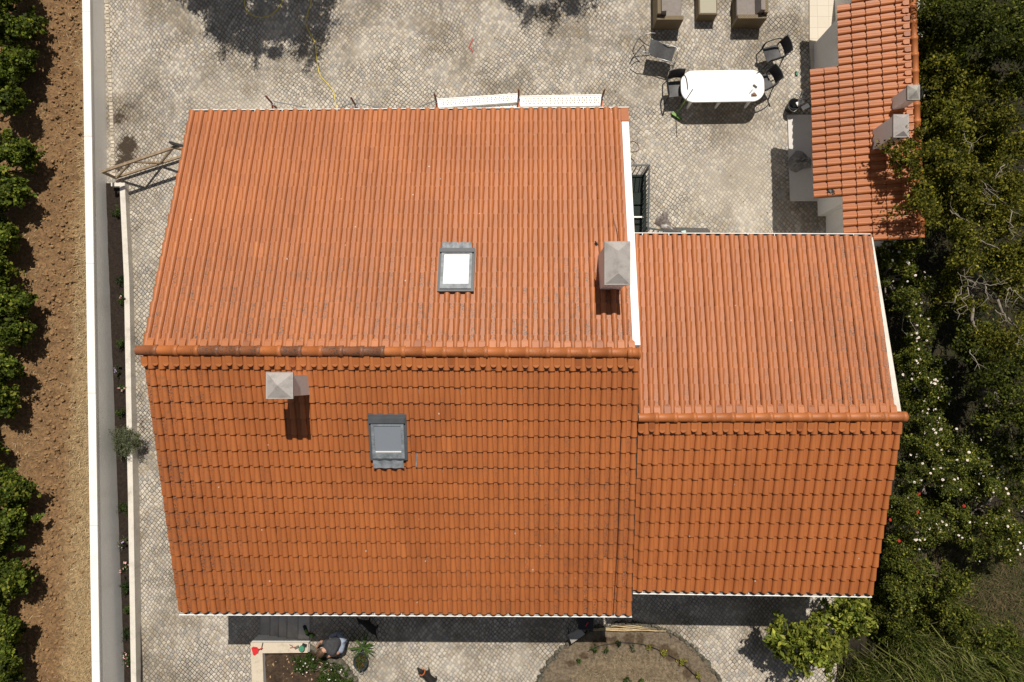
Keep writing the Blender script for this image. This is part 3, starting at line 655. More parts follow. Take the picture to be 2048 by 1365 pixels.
def chimney(root, rect, zc, zroof, inset, name='chimney', hip=.13, ridge=0, m=None, slab=.06, gap=0, flange=True):
    u0, v0, u1, v1 = rect; a, b, c, d = P(u0, v1, zc), P(u1, v1, zc), P(u1, v0, zc), P(u0, v0, zc); cen = (a+c)/2
    x0, x1, y0, y1 = a.x, b.x, a.y, d.y
    mb = MB(); mb.box(((x0+x1)/2, (y0+y1)/2, (zc+zroof)/2-gap/2-.15), (x1-x0-2*inset, y1-y0-2*inset, zc-zroof+.3-gap)); ch = mb.build(name, M['plaster'], root)
    if flange:
        mb = MB(); N = 22; rg = random.Random(int(u0)); outl = []
        for k in range(N):
            t = 2*pi*k/N; sx = max(-1, min(1, 1.5*cos(t))); sy = max(-1, min(1, 1.5*sin(t)))
            outl.append(((x0+x1)/2+sx*((x1-x0)/2-inset+.05+rg.uniform(-.02, .04)), (y0+y1)/2+sy*((y1-y0)/2-inset+.05+rg.uniform(-.02, .04))))
        ch2 = mb
    mb = MB(); mb.hexa([Vector((p.x, p.y, zc)) for p in (a, b, c, d)]+[Vector((p.x, p.y, zc+slab)) for p in (a, b, c, d)])
    k = .02; bs = [Vector((x0+k, y0+k, zc+slab)), Vector((x1-k, y0+k, zc+slab)), Vector((x1-k, y1-k, zc+slab)), Vector((x0+k, y1-k, zc+slab))]
    if ridge: t0, t1 = Vector((cen.x, y0+ridge, zc+slab+hip)), Vector((cen.x, y1-ridge, zc+slab+hip)); mb.add(bs+[t0, t1], [(0, 1, 4), (1, 2, 5, 4), (2, 3, 5), (3, 0, 4, 5)])
    else: mb.add(bs+[Vector((cen.x, cen.y, zc+slab+hip))], [(0, 1, 4), (1, 2, 4), (2, 3, 4), (3, 0, 4)])
    cp = mb.build('chimney_cap', m or M['greycap'], ch)
    for v in cp.data.vertices: v.co -= root.location
    if gap:
        for sx in (x0+inset+.05, x1-inset-.05):
            for sy in (y0+inset+.05, y1-inset-.05):
                mb = MB(); mb.box((sx, sy, zc-gap/2), (.07, .07, gap+.02)); o = mb.build('cap_pier', M['plaster'], ch)
                for v in o.data.vertices: v.co -= root.location
    return ch
chimney(house, (1208, 484, 1260, 571), 5.6, 4.1, .045, ridge=.22, gap=.0)
chimney(house, (534, 745, 588, 798), 5.98, 4.55, .05, gap=.0)
# annex
AE, AR = 3.15, 4.42
aNL, aNR = P(1267, 472, AE), P(1741, 474, AE); aRL, aRR = P(1277, 836, AR), P(1806, 834, AR); aSL, aSR = P(1265, 1179, AE), P(1744, 1186, AE)
aNRt, aRRt = P(1742, 474, AE), P(1790, 834, AR)
annex = thing('house_annex', 'smaller annex with orange tiled gable roof joined to the right side of the main house', 'house', ((aNL.x+aNR.x)/2, (aNL.y+aSL.y)/2, 0))
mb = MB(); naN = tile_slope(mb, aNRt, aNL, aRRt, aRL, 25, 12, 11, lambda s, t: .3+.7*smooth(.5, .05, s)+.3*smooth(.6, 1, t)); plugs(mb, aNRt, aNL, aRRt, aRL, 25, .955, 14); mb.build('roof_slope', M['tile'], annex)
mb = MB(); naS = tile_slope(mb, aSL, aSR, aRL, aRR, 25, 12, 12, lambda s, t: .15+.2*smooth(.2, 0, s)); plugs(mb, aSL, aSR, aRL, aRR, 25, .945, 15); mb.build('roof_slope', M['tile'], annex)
mb = MB(); ridge_tiles(mb, P(1276, 836, AR+.03), P(1809, 834, AR+.03), 14, .105, 13); mb.build('ridge', M['tile'], annex)
mb = MB(); under(mb, [aNR, aNL, aRL, aRR], naN); under(mb, [aSL, aSR, aRR, aRL], naS); mb.build('roof_deck', M['concrete'], annex)
ayN, ayS, ayR = aNR.y, aSR.y, aRR.y; apn = (AR-AE)/(ayN-ayR); aps = (AR-AE)/(ayR-ayS)
shell_walls(annex, NR.x+.03, aNR.x-.12, [(ayS+.4, AE+.4*aps-.12), (ayR, AR-.12), (ayN-.4, AE+.4*apn-.12)], -.5, M['plaster'])
gutter(annex, aNL+Vector((-.0, .012, -.05)), aNR+Vector((.03, .012, -.05)), Vector((0, 1, 0)), brackets=9)
gutter(annex, aSL+Vector((.02, -.045, -.05)), aSR+Vector((.02, -.045, -.05)), Vector((0, -1, 0)), brackets=9)
qan = lambda u, v: Q(u, v, aNL, naN)
mb = MB(); board(mb, [qan(1741.5, 476), qan(1744.5, 476), qan(1801, 824), qan(1789, 824)][::-1], naN, -.1, .03); mb.build('verge_board', M['limewash'], annex)
# outbuilding on the right of the patio: one slope, columns run across, stepped eave on its left
OE, OR = 2.25, 2.98
oa, ob = P(1620, 140, OE), P(1627, 397, OE); dv = (ob-oa)/17          # one tile column
orr = P(1824, 116, OR); rise = orr-oa; rise -= dv.normalized()*rise.dot(dv.normalized())
OC0, OC1 = -17, 23
oE0, oE1 = oa+dv*OC0, oa+dv*OC1; oR0, oR1 = oE0+rise, oE1+rise
def oskip(i, j):
    c = i+OC0
    if 0 <= c < 17: return False
    if -8 <= c < 24: return j < 2 if c < 0 or c >= 17 else False
    return j < 3
outb = thing('outbuilding', 'long outbuilding with stepped orange lean-to roof along the green hedge', 'outbuilding', oa+Vector((1.4, -1.5, -OE)))
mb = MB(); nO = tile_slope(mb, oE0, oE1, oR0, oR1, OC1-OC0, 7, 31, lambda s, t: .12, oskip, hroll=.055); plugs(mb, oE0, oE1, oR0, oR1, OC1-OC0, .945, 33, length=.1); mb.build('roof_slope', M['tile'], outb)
mb = MB(); ridge_tiles(mb, oR1+Vector((.05, 0, .02)), oR0+Vector((.05, 0, .02)), 19, .085, 32); mb.build('ridge', M['tile'], outb)
def oS(c, t): return oa+dv*c+rise*t
mb = MB(); under(mb, [oS(0, .01), oS(17, .01), oS(17, .98), oS(0, .98)], nO, .02); under(mb, [oS(-8, .295), oS(-.01, .295), oS(-.01, .98), oS(-8, .98)], nO, .02); under(mb, [oS(17.01, .295), oS(23, .295), oS(23, .98), oS(17.01, .98)], nO, .02); under(mb, [oS(-17, .44), oS(-8.01, .44), oS(-8.01, .98), oS(-17, .98)], nO, .02); mb.build('roof_deck', M['concrete'], outb)
mb = MB()
def oT(x): return (x-oa.x)/rise.x
tA = oT(P(1627, 110, 0).x); tB = oT(P(1651, 435, 0).x); cA = (P(1626, 91, 0)-oa).dot(dv.normalized())/dv.length
for c0, c1, t in ((cA, 16.6, tA), (16.6, 22.8, tB), (-16.5, cA, .8)):
    a, b, c, d = oS(c0, t), oS(c1, t), oS(c1, .97), oS(c0, .97); lo = -.12
    mb.hexa([Vector((p.x, p.y, -.1)) for p in (a, b, c, d)]+[p+Vector((0, 0, lo)) for p in (a, b, c, d)])
mb.build('wall', M['plaster'], outb)
chimney(outb, (1812, 172, 1837, 202), 3.5, 2.75, .03, hip=.12, m=M['concrete'])
chimney(outb, (1784, 231, 1815, 277), 3.62, 2.75, .03, hip=.1, m=M['greycap'], ridge=.12)
mb = MB(); q = Q(1661, 385, oa, nO)+nO*.07; mb.blob(q, (.09, .06, .03), 7, 5, .3, seed=4); mb.blob(q+Vector((.06, -.06, 0)), (.05, .04, .03), 7, 5, .3, seed=5); tag(mb.build('dark_rag', M['black']), 'crumpled black rag lying on the lower left tiles of the outbuilding roof', 'rag')
mb = MB(); q = qn(1191, 489)+nN*.06; mb.add([q+Vector(p) for p in ((-.03, .05, .02), (.0, -.06, 0), (.05, -.04, .0), (.015, -.005, .03), (.03, .03, .0))], [(0, 1, 3), (1, 2, 3), (3, 2, 4)]); mb.blob(q+Vector((.0, .0, .0)), (.02, .05, .02), 6, 4, .1); tag(mb.build('dead_leaf', M['black']), 'small dark curled leaf on the tiles left of the big chimney', 'leaf')
# cable running down the main roof near the right edge
cb = [qn(1218, 376)+nN*.06, qn(1222, 410)+nN*.06, qn(1226, 440)+nN*.06, qn(1234, 470)+nN*.06, qn(1237, 520)+nN*.06, qn(1250, 640)+nN*.06, qn(1255, 695)+nN*.07, P(1255, 706, ZR+.16), qs(1253, 726)+nS*.07, qs(1248, 760)+nS*.06, qs(1240, 900)+nS*.06, qs(1236, 1050)+nS*.06, qs(1230, 1160)+nS*.06, qs(1226, 1226)+nS*.05]
mb = MB(); mb.tube(smooth_path(cb, 3), .0055, 5); tag(mb.build('roof_cable', M['black']), 'thin dark cable running over the ridge near the right edge of the main roof', 'cable')
# ------------------------------------------------------------------ scaffold under the upper eave
zp = 1.5; posts = [(545, 208), (711, 211), (873, 204), (1037, 196), (1204, 196)]
desc = ['leftmost brown scaffold post with orange transom above the upper gutter', 'second scaffold post from the left, below the end of the yellow hose', 'scaffold post at the left end of the tilted white plank', 'scaffold post between the two white planks', 'rightmost scaffold post at the end of the white planks']
for k, (u, v) in enumerate(posts):
    b = P(u, v, zp); t = thing('scaffold_post', desc[k], 'scaffold post', (b.x, b.y, 0), 0, 'scaffold posts along the upper eave')
    mb = MB(); mb.tube([(b.x, b.y, 0), (b.x, b.y, zp+.5)], .026, 8); mb.build('upright', M['rust'], t)
    mb = MB(); mb.bar((b.x, b.y+.02, zp-.04), (b.x, b.y-.62, zp-.04), .05, .05); mb.build('transom', M['orange'], t)
    mb = MB(); mb.box((b.x, b.y, zp-.02), (.07, .07, .1)); mb.build('coupler', M['steel'], t)
def plank(pts, label, z):
    A, B, C, D = [P(u, v, z) for u, v in pts]     # TL TR BR BL
    t = thing('scaffold_plank', label, 'plank', (A+C)/2, 0, 'white perforated scaffold planks'); n = Vector((0, 0, 1)); nx, ny = 200, 15
    def S(i, j): return bil([A, B, C, D], i/nx, j/ny)
    vs = [S(i, j) for j in range(ny+1) for i in range(nx+1)]; fs = []
    for j in range(ny):
        for i in range(nx):
            hole = 6 < i < nx-6 and ((j in (3, 4, 10, 11) and i % 10 in (2, 3, 4)) or (j in (6, 7, 8) and i % 6 in (1, 2)))
            if not hole: fs.append((j*(nx+1)+i, (j+1)*(nx+1)+i, (j+1)*(nx+1)+i+1, j*(nx+1)+i+1))
    mb = MB(); mb.add(vs, fs); mb.build('deck', M['white'], t)
    for a, b in ((A, B), (D, C)):
        mb = MB(); mb.bar(a+Vector((0, 0, -.02)), b+Vector((0, 0, -.02)), .022, .065); mb.build('side_rail', M['white'], t)
    mb = MB()
    for a, b in ((A, D), (B, C)): mb.bar(a+Vector((0, 0, -.03)), b+Vector((0, 0, -.03)), .02, .05)
    mb.build('end_hook', M['steel'], t)
plank([(875, 199), (1036, 188), (1037, 204), (877, 215)], 'left white perforated scaffold plank, tilted across its bay', zp+.02)
plank([(1041, 193), (1203, 190), (1203, 211), (1041, 213)], 'right white perforated scaffold plank, lying parallel to the gutter', zp+.03)
plank([(905, 211), (1036, 202), (1036, 216), (905, 219)], 'white scaffold plank half hidden beneath the tilted one', zp-.06)
cpts = [P(547, 203, 1.55), P(600, 213, 1.35), P(640, 222, 1.3), P(672, 219, 1.38), P(709, 207, 1.55), P(760, 216, 1.4), P(800, 223, 1.3), P(830, 217, 1.4), P(873, 200, 1.6)]
mb = MB(); mb.tube(smooth_path(cpts, 6), .017, 6); tag(mb.build('sagging_cable', M['grey']), 'grey cable sagging between the scaffold posts above the gutter', 'cable')
hp = [P(u, v, .015) for u, v in ((640, -90), (628, -20), (617, 22), (611, 45), (620, 68), (630, 86), (632, 105), (636, 135), (641, 152), (655, 168), (667, 184), (670, 200), (675, 222), (690, 250))]
h2 = [P(u, v, .015) for u, v in ((640, -90), (600, -60), (575, -18), (560, 12), (545, 28), (528, 35), (510, 33), (495, 24), (489, 8), (490, -15), (480, -60))]
mb = MB(); mb.tube(smooth_path(hp, 6), .012, 6); mb.tube(smooth_path(h2, 6), .012, 6); tag(mb.build('garden_hose', M['yellow']), 'thin yellow garden hose wandering over the cobbles from the tree shade', 'hose')
mb = MB(); mb.tube(smooth_path([P(u, v, .012) for u, v in ((946, 78), (941, 88), (938, 95), (943, 99), (946, 105))], 5), .012, 5); tag(mb.build('red_cord', M['red']), 'short scrap of dark red cord lying on the cobbles', 'cord')
mb = MB(); mb.tube(smooth_path([P(u, v, .012) for u, v in ((1258, 285), (1268, 283), (1277, 291), (1278, 298), (1273, 303), (1262, 304), (1255, 302), (1257, 312), (1268, 322), (1266, 330))], 5), .009, 5); tag(mb.build('cable_loop', M['leather']), 'loop of thin brown cable by the right edge of the main roof', 'cable')
# ------------------------------------------------------------------ stair railing between house and annex
rl = thing('stair_railing', 'dark metal stair railing in the corner between main house and annex', 'railing', P(1295, 400, 0))
tp = [(1240, 331), (1299, 331), (1296, 457), (1372, 468), (1420, 476)]; zt = 1.0
tw = [P(u, v, zt) for u, v in tp]
mb = MB()
for a, b in zip(tw, tw[1:]): mb.bar(a, b, .045, .035)
mb.build('handrail', M['railing'], rl); mb = MB()
for a, b in zip(tw, tw[1:]): mb.bar(Vector((a.x, a.y, .12)), Vector((b.x, b.y, .12)), .025, .025)
mb.build('bottom_rail', M['railing'], rl)
for a, b in zip(tw, tw[1:]):
    L = (b-a).length; k = int(L/.125)
    for i in range(k):
        q = a.lerp(b, (i+.5)/k); mb = MB(); mb.tube([(q.x, q.y, .12), (q.x, q.y, zt)], .012, 5); mb.build('baluster', M['railing'], rl)
for q in tw[:4]:
    mb = MB(); mb.box((q.x, q.y, zt/2), (.05, .05, zt)); mb.build('post', M['railing'], rl)
stw = thing('stairwell', 'dark stairwell lined with green matting inside the railing', 'stairwell', P(1275, 410, 0))
a = P(1268, 350, .02); b = P(1290, 466, .02)
mb = MB(); mb.box(((a.x+b.x)/2-.2, (a.y+b.y)/2, .02), (b.x-a.x+.5, a.y-b.y, .03)); mb.build('green_matting', M['darkgreen'], stw)
for k in range(3):
    mb = MB(); v = 386+k*27; q0 = P(1262, v, .1); q1 = P(1285, v+24, .1); mb.box(((q0.x+q1.x)/2-.08, (q0.y+q1.y)/2, .06+.03*(2-k)), (q1.x-q0.x+.2, q0.y-q1.y, .05)); mb.build('tread', M['darkgreen'], stw)
mb = MB(); q0, q1 = P(1262, 434.5, .35), P(1287, 434.5, .35); mb.bar(q0, q1, .04, .03); mb.build('edge_strip', M['white'], stw)
def cloth(name, label, cat, outline, z, h, m, seed, cell=.05):
    pts = [P(u, v, z) for u, v in outline]; cx = sum(p.x for p in pts)/len(pts); cy = sum(p.y for p in pts)/len(pts); mb = MB(); R = 7; n = len(pts)*4; vs = [(cx, cy, z+h)]
    for r_ in range(1, R+1):
        for k in range(n):
            t = k/4; i = int(t) % len(pts); q = pts[i].lerp(pts[(i+1) % len(pts)], t-int(t)); f = r_/R
            x = cx+(q.x-cx)*f; y = cy+(q.y-cy)*f; zz_ = z+h*(1-f**3)*(.6+.6*abs(noise.noise(Vector((x*9, y*9, seed)))))+.012
            vs.append((x, y, zz_))
    fs = [(0, 1+k, 1+(k+1) % n) for k in range(n)]+[(1+(r_-1)*n+k, 1+r_*n+k, 1+r_*n+(k+1) % n, 1+(r_-1)*n+(k+1) % n) for r_ in range(1, R) for k in range(n)]
    if (pts[1]-pts[0]).cross(pts[2]-pts[0]).z < 0: fs = [f[::-1] for f in fs]
    mb.add(vs, fs); return tag(mb.build(name, m), label, cat)
cloth('dark_cloth', 'crumpled dark taupe cloth dropped on the cobbles beside the stair railing', 'cloth', [(1325, 424), (1335, 424), (1335, 436), (1342, 450), (1344, 460), (1330, 458), (1318, 453), (1308, 447), (1313, 436), (1324, 432)], .0, .14, M['cloth'], 3)
cloth('pale_cloth', 'pale pinkish cloth under the dark one by the railing', 'cloth', [(1320, 450), (1330, 448), (1344, 456), (1347, 462), (1338, 462), (1322, 457)], .03, .16, M['palecloth'], 5)
mb = MB(); mb.prism([P(u, v, 0)[:2] for u, v in ((1330, 456), (1340, 455), (1414, 457), (1420, 462), (1419, 480), (1330, 480))][::-1], .0, .025); tag(mb.build('doormat', M['mat_']), 'dark speckled mat lying along the annex gutter', 'mat')
mb = MB(); mb.prism([P(u, v, .1)[:2] for u, v in ((1362, 463), (1371, 461), (1372, 465), (1366, 469))][::-1], .03, .12); mb.box(P(1366, 466, .13), (.06, .05, .03)); tag(mb.build('cyan_packet', M['cyan']), 'small pale cyan packet on the dark mat', 'packet')

# ------------------------------------------------------------------ patio furniture
def table_outline(L, W, r, n=10):
    pts = []
    for cx, cy, a0 in ((L/2-r, W/2-r, 0), (-L/2+r, W/2-r, 90), (-L/2+r, -W/2+r, 180), (L/2-r, -W/2+r, 270)):
        for k in range(n+1): a = radians(a0+90*k/n); pts.append((cx+r*cos(a), cy+r*sin(a)))
    return pts
zt = .68
A, B, C, D = P(1362, 172, zt), P(1529, 172, zt), P(1445, 140.5, zt), P(1445, 204, zt); tc = Vector(((A.x+B.x)/2, (C.y+D.y)/2, 0)); TL_, TW_ = B.x-A.x, C.y-D.y
tb = thing('garden_table', 'long white plastic garden table with rounded ends on the patio', 'table', tc, radians(.8))
mb = MB(); ol = table_outline(TL_, TW_, .36); mb.prism(ol, zt-.045, zt, bevel=.012); mb.build('tabletop', M['whitepl'], tb, False)
mb = MB(); mb.prism([(x*.93, y*.88) for x, y in ol], zt-.1, zt-.046); mb.build('apron', M['whitepl'], tb, False)
for x in (-.82, -.02, .82):
    for y in (-1, 1):
        mb = MB(); mb.hexa([Vector((x*TL_/2.3+dx*.8, y*(TW_/2-.10)+dy*.8, 0)) for dx, dy in ((-.03, -.03), (.03, -.03), (.03, .03), (-.03, .03))]+[Vector((x*TL_/2.3+dx+.0, y*(TW_/2-.13)+dy, zt-.1)) for dx, dy in ((-.04, -.04), (.04, -.04), (.04, .04), (-.04, .04))]); mb.build('leg', M['palecloth'] if False else M['whitepl'], tb, False)
mb = MB(); q = P(1510, 173, zt+.008); mb.box(q+Vector((0, 0, 0)), (.13, .06, .016), radians(-38)); tag(mb.build('mobile_phone', M['black']), 'dark phone lying on the right end of the white table', 'phone')
mb = MB(); mb.tube([P(1499, 187, zt+.012), P(1505, 180, zt+.012)], .009, 6); mb.tube([P(1505, 180, zt+.012), P(1505.6, 179, zt+.012)], .006, 6); tag(mb.build('pen', M['frame']), 'dark pen on the white table below the phone', 'pen')
mb = MB(); q = P(1508, 189, zt+.02); mb.prism([(q.x+x, q.y+y) for x, y in ((-.08, -.05), (.07, -.05), (.09, -.02), (.03, .02), (.0, .07), (-.03, .03), (-.07, .02))], zt+.002, zt+.03, bevel=.01); mb.box(q+Vector((.0, .0, .02)), (.08, .05, .012), .6); tag(mb.build('leather_wallet', M['leather']), 'brown leather wallet near the right end of the white table', 'wallet')
# broom leaning on the table
br = thing('broom', 'broom with green head leaning on the left front corner of the white table', 'broom', P(1352, 232, 0))
h0, h1 = P(1353, 229, .08), P(1385, 180, 1.38)
mb = MB(); mb.tube([h0, h0.lerp(h1, .62)], .013, 8); mb.build('handle', M['green'], br); mb = MB(); mb.tube([h0.lerp(h1, .62), h1+(h1-h0)*.02], .0125, 8); mb.build('grip', M['black'], br)
hd0, hd1 = P(1344, 227, .05), P(1361, 238, .05)
mb = MB(); mb.bar(hd0+Vector((0, 0, .02)), hd1+Vector((0, 0, .02)), .075, .045); mb.build('head', M['green'], br)
mb = MB(); rg = random.Random(5)
for i in range(160):
    q = hd0.lerp(hd1, rg.random())+Vector((rg.uniform(-.035, .035), rg.uniform(-.035, .035), .01)); mb.bar(q, q+Vector((rg.uniform(-.015, .015), rg.uniform(-.02, .01), -.058)), .006, .006, Vector((1, 0, 0)))
mb.build('bristles', M['darkgreen'], br)
def make_chair():
    t = thing('garden_chair', '', 'chair', (0, 0, 0), 0, 'black plastic chairs around the white table')
    mb = MB(); nx, ny = 8, 8; vs = []
    for lv, dz in ((0, 0), (1, -.022)):
        for j in range(ny+1):
            for i in range(nx+1):
                x = (i/nx-.5)*(.46-.05*j/ny); y = (j/ny-.5)*.46; vs.append((x, -y, .44+dz-.018*cos(pi*(i/nx-.5))*cos(pi*(j/ny-.5))-.03*(j/ny)+.0))
    n = (nx+1)*(ny+1); fs = []
    for j in range(ny):
        for i in range(nx):
            a = j*(nx+1)+i; fs += [(a, a+nx+1, a+nx+2, a+1), (n+a, n+a+1, n+a+nx+2, n+a+nx+1)]
    bd = [i for i in range(nx+1)]+[(j)*(nx+1)+nx for j in range(1, ny+1)]+[ny*(nx+1)+i for i in range(nx-1, -1, -1)]+[j*(nx+1) for j in range(ny-1, 0, -1)]
    fs += [(bd[k], bd[(k+1) % len(bd)], n+bd[(k+1) % len(bd)], n+bd[k]) for k in range(len(bd))]
    mb.add(vs, fs); mb.build('seat', M['seatm'], t, False)
    # backrest: front of chair is +Y, so back stands at -Y
    mb = MB(); vs = []
    for lv, dd in ((0, 0), (1, -.02)):
        for j in range(7):
            for i in range(9):
                x = (i/8-.5)*(.42+.04*j/6); z = .52+.34*j/6; y = -.25-.10*j/6-.03*cos(pi*(i/8-.5))+dd; vs.append((x, y, z-.02*abs(i/8-.5)*(j/6)))
    n = 63; fs = []
    for j in range(6):
        for i in range(8): a = j*9+i; fs += [(a, a+1, a+10, a+9), (n+a, n+a+9, n+a+10, n+a+1)]
    bd = list(range(9))+[j*9+8 for j in range(1, 7)]+[54+i for i in range(7, -1, -1)]+[j*9 for j in range(5, 0, -1)]
    fs += [(bd[(k+1) % len(bd)], bd[k], n+bd[k], n+bd[(k+1) % len(bd)]) for k in range(len(bd))]
    mb.add(vs, fs); mb.build('backrest', M['black'], t, False)
    for s in (-1, 1):
        mb = MB(); mb.tube([(s*.225, .2, .42), (s*.24, .25, .0)], [.022, .017], 6); mb.build('leg', M['black'], t, False)
        mb = MB(); mb.tube([(s*.21, -.34, .86), (s*.215, -.25, .46), (s*.235, -.33, .0)], [.018, .022, .017], 6); mb.build('leg', M['black'], t, False)
        mb = MB(); pp = smooth_path([(s*.22, -.29, .66), (s*.27, -.15, .67), (s*.275, .1, .665), (s*.26, .21, .62), (s*.235, .22, .42)], 4)
        for a, b in zip(pp, pp[1:]): mb.bar(a, b, .055, .026, Vector((s*1.0, 0, .4)))
        mb.build('armrest', M['black'], t, False)
    return t
M['seatm'] = mat('sunlit_black_plastic', (.05, .05, .055), .5, .2, 8)  # paler copy of the black plastic, sunlight on the seat painted in
ch0 = make_chair(); ch0.location = P(1348, 176, .0)+Vector((.03, .02, 0)); 
q = P(1351, 178, .43); ch0.location = (q.x, q.y, 0); ch0.rotation_euler.z = radians(186); ch0['label'] = 'black chair at the left end of the white table'
q = P(1545, 107, .43); dup(ch0, (q.x, q.y, 0), radians(108), 'black chair standing free near the tiled terrace, turned to the left')
q = P(1526, 166, .43); dup(ch0, (q.x, q.y, 0), radians(118), 'black chair pushed under the right end of the white table')
# sling rocker
sl = thing('sling_lounger', 'grey sling lounger with bare metal frame between the wicker seats and the table', 'lounger', P(1312, 108, 0))
S_ = [P(1298, 79, .5), P(1343, 93, .72), P(1353, 106, .62), P(1343, 126, .45), P(1297, 107, .35)]
tl, tr, brr, bl = P(1302, 78, .58), P(1352, 95, .5), P(1343, 125, .5), P(1296, 108, .58)
mb = MB(); nx, ny = 10, 6; vs = []
for j in range(ny+1):
    for i in range(nx+1):
        q = bil([tl, tr, brr, bl], i/nx, j/ny); q.z += -.09*sin(pi*i/nx)*.6+.05*sin(2*pi*i/nx); vs.append(q)
mb.add(vs, [(j*(nx+1)+i, (j+1)*(nx+1)+i, (j+1)*(nx+1)+i+1, j*(nx+1)+i+1) for j in range(ny) for i in range(nx)], smooth=True); mb.build('sling', M['sling'], sl)
def tubes(paths, r, nm, m, root):
    for p in paths:
        mb = MB(); mb.tube(smooth_path(p, 4), r, 7); mb.build(nm, m, root)
tubes([[P(1311, 67, .6), P(1298, 67, .62), P(1280, 74, .55), P(1270, 92, .4), P(1265, 105, .3)], [P(1298, 106, .6), P(1284, 103, .62), P(1268, 107, .45)]], .013, 'side_tube', M['alu'], sl)
tubes([[P(1277, 76, .5), P(1288, 87, .05), P(1298, 92, .3)], [P(1266, 106, .4), P(1276, 121, .03), P(1292, 132, .02), P(1300, 126, .4)], [P(1265, 104, .35), P(1270, 90, .4), P(1277, 76, .5)]], .012, 'leg', M['railing'], sl)
tubes([[tl, (tl+tr)/2+Vector((0, 0, -.04)), tr, P(1356, 104, .5)], [bl, (bl+brr)/2+Vector((0, 0, -.04)), brr, P(1348, 130, .3), P(1338, 132, .02)], [P(1356, 104, .5), P(1352, 118, .1), P(1345, 131, .02)]], .013, 'side_tube', M['alu'], sl)
# wicker lounge set
def wicker_sofa(name, label, cat, x0, x1, y0, y1, back_left, seats):
    t = thing(name, label, cat, ((x0+x1)/2, (y0+y1)/2, 0), 0, 'wicker lounge seats on the patio'); s = 1 if back_left else -1; bx = x0 if back_left else x1; fx = x1 if back_left else x0
    mb = MB(); mb.box(((x0+x1)/2, (y0+y1)/2, .17), (x1-x0-.02, y1-y0-.02, .30)); mb.build('base', M['wicker'], t)
    for y, d in ((y0, 1), (y1, -1)):
        mb = MB(); mb.box(((x0+x1)/2, y+d*.055, .29), (x1-x0, .11, .58)); mb.build('arm', M['wicker'], t)
    mb = MB(); mb.box((bx+s*.055, (y0+y1)/2, .35), (.11, y1-y0-.226, .70)); mb.build('backrest', M['wicker'], t)
    h = (y1-y0-.24)/seats
    for k in range(seats):
        yc = y0+.12+h*(k+.5); xa, xb = bx+s*.125, fx-s*.01; mb = MB(); cx = (xa+xb)/2; W = abs(xb-xa)
        mb.prism([(cx+px, yc+py) for px, py in table_outline(W-.01, h-.015, .05, 3)], .325, .45, bevel=.02); mb.build('seat_cushion', M['cushion'], t)
        mb = MB(); mb.box((bx+s*.2, yc, .60), (.13, h-.05, .36), 0, M=Matrix.Rotation(-s*.18, 3, 'Y')); mb.build('back_cushion', M['cushion'], t)
    return t
q0, q1 = P(1313.5, 39.5, .58), P(1367, 39.5, .58); wicker_sofa('wicker_sofa', 'brown wicker sofa with taupe cushions, its back to the left', 'sofa', q0.x, q1.x, q0.y, q0.y+1.5, True, 2)
q0, q1 = P(1476, 37, .58), P(1534, 37, .58); wicker_sofa('wicker_armchair', 'brown wicker armchair with taupe cushions, its back to the right', 'armchair', q0.x, q1.x, q0.y, q0.y+.82, False, 1)
q0, q1 = P(1398, 29, .40), P(1435, 29, .40); t = thing('coffee_table', 'wicker coffee table with mottled pale glass top between the wicker seats', 'table', ((q0.x+q1.x)/2, q0.y+.4, 0))
mb = MB(); mb.box(((q0.x+q1.x)/2, q0.y+.45, .2), (q1.x-q0.x, .9, .39)); mb.build('base', M['wicker'], t)
mb = MB(); mb.box(((q0.x+q1.x)/2, q0.y+.45, .402), (q1.x-q0.x-.07, .83, .012)); mb.build('glass_top', M['tabglass'], t)
# terrace, counter, clutter by the outbuilding
ta, tb_ = P(1617, -120, .0), P(1618, 96, .0)
mb = MB(); mb.prism([(ta.x, ta.y), (tb_.x, tb_.y-.05), (tb_.x+.08, P(1618, 205, 0).y), (12.4, P(1618, 205, 0).y), (12.4, ta.y)][::-1], .004, .05); tag(mb.build('terrace_floor', M['slab']), kind='structure')
a, b = P(1575.5, 230, .05), P(1581, 402, .05)
mb = MB(); mb.prism([(a.x, a.y), (a.x+1.3, a.y), (a.x+1.3, b.y), (a.x+.02, b.y)][::-1], .004, .055); tag(mb.build('porch_floor', M['porch']), kind='structure')
mb = MB(); q0, q1 = P(1556, 379, .06), P(1570, 400, .06); mb.box(((q0.x+q1.x)/2, (q0.y+q1.y)/2, .03), (q1.x-q0.x, q0.y-q1.y, .06)); tag(mb.build('paving_block', M['concrete']), 'small pale concrete block on the cobbles beside the porch floor', 'block')
cloth('grey_tarp', 'crumpled grey tarpaulin heaped on the middle of the porch floor', 'tarp', [(1578, 318), (1592, 302), (1602, 303), (1612, 312), (1622, 320), (1622, 336), (1606, 338), (1592, 346), (1582, 342), (1574, 332)], .05, .34, mat('grey_tarp', (.20, .19, .18), .8, .35, 12), 9)
bin_ = thing('black_bucket', 'black plastic bucket on the cobbles just above the pale porch floor', 'bucket', P(1578, 216, 0))
mb = MB(); q = P(1578, 218, 0); N = 18; vs = []
for (r, z) in ((.12, .0), (.155, .34), (.165, .34), (.165, .36), (.145, .36), (.11, .03)): vs += [(q.x+r*cos(2*pi*k/N), q.y+r*sin(2*pi*k/N), z) for k in range(N)]
mb.add(vs, [(i*N+k, i*N+(k+1) % N, (i+1)*N+(k+1) % N, (i+1)*N+k) for i in range(5) for k in range(N)]+[tuple(5*N+k for k in range(N))], smooth=True); mb.build('bucket_body', M['black'], bin_)
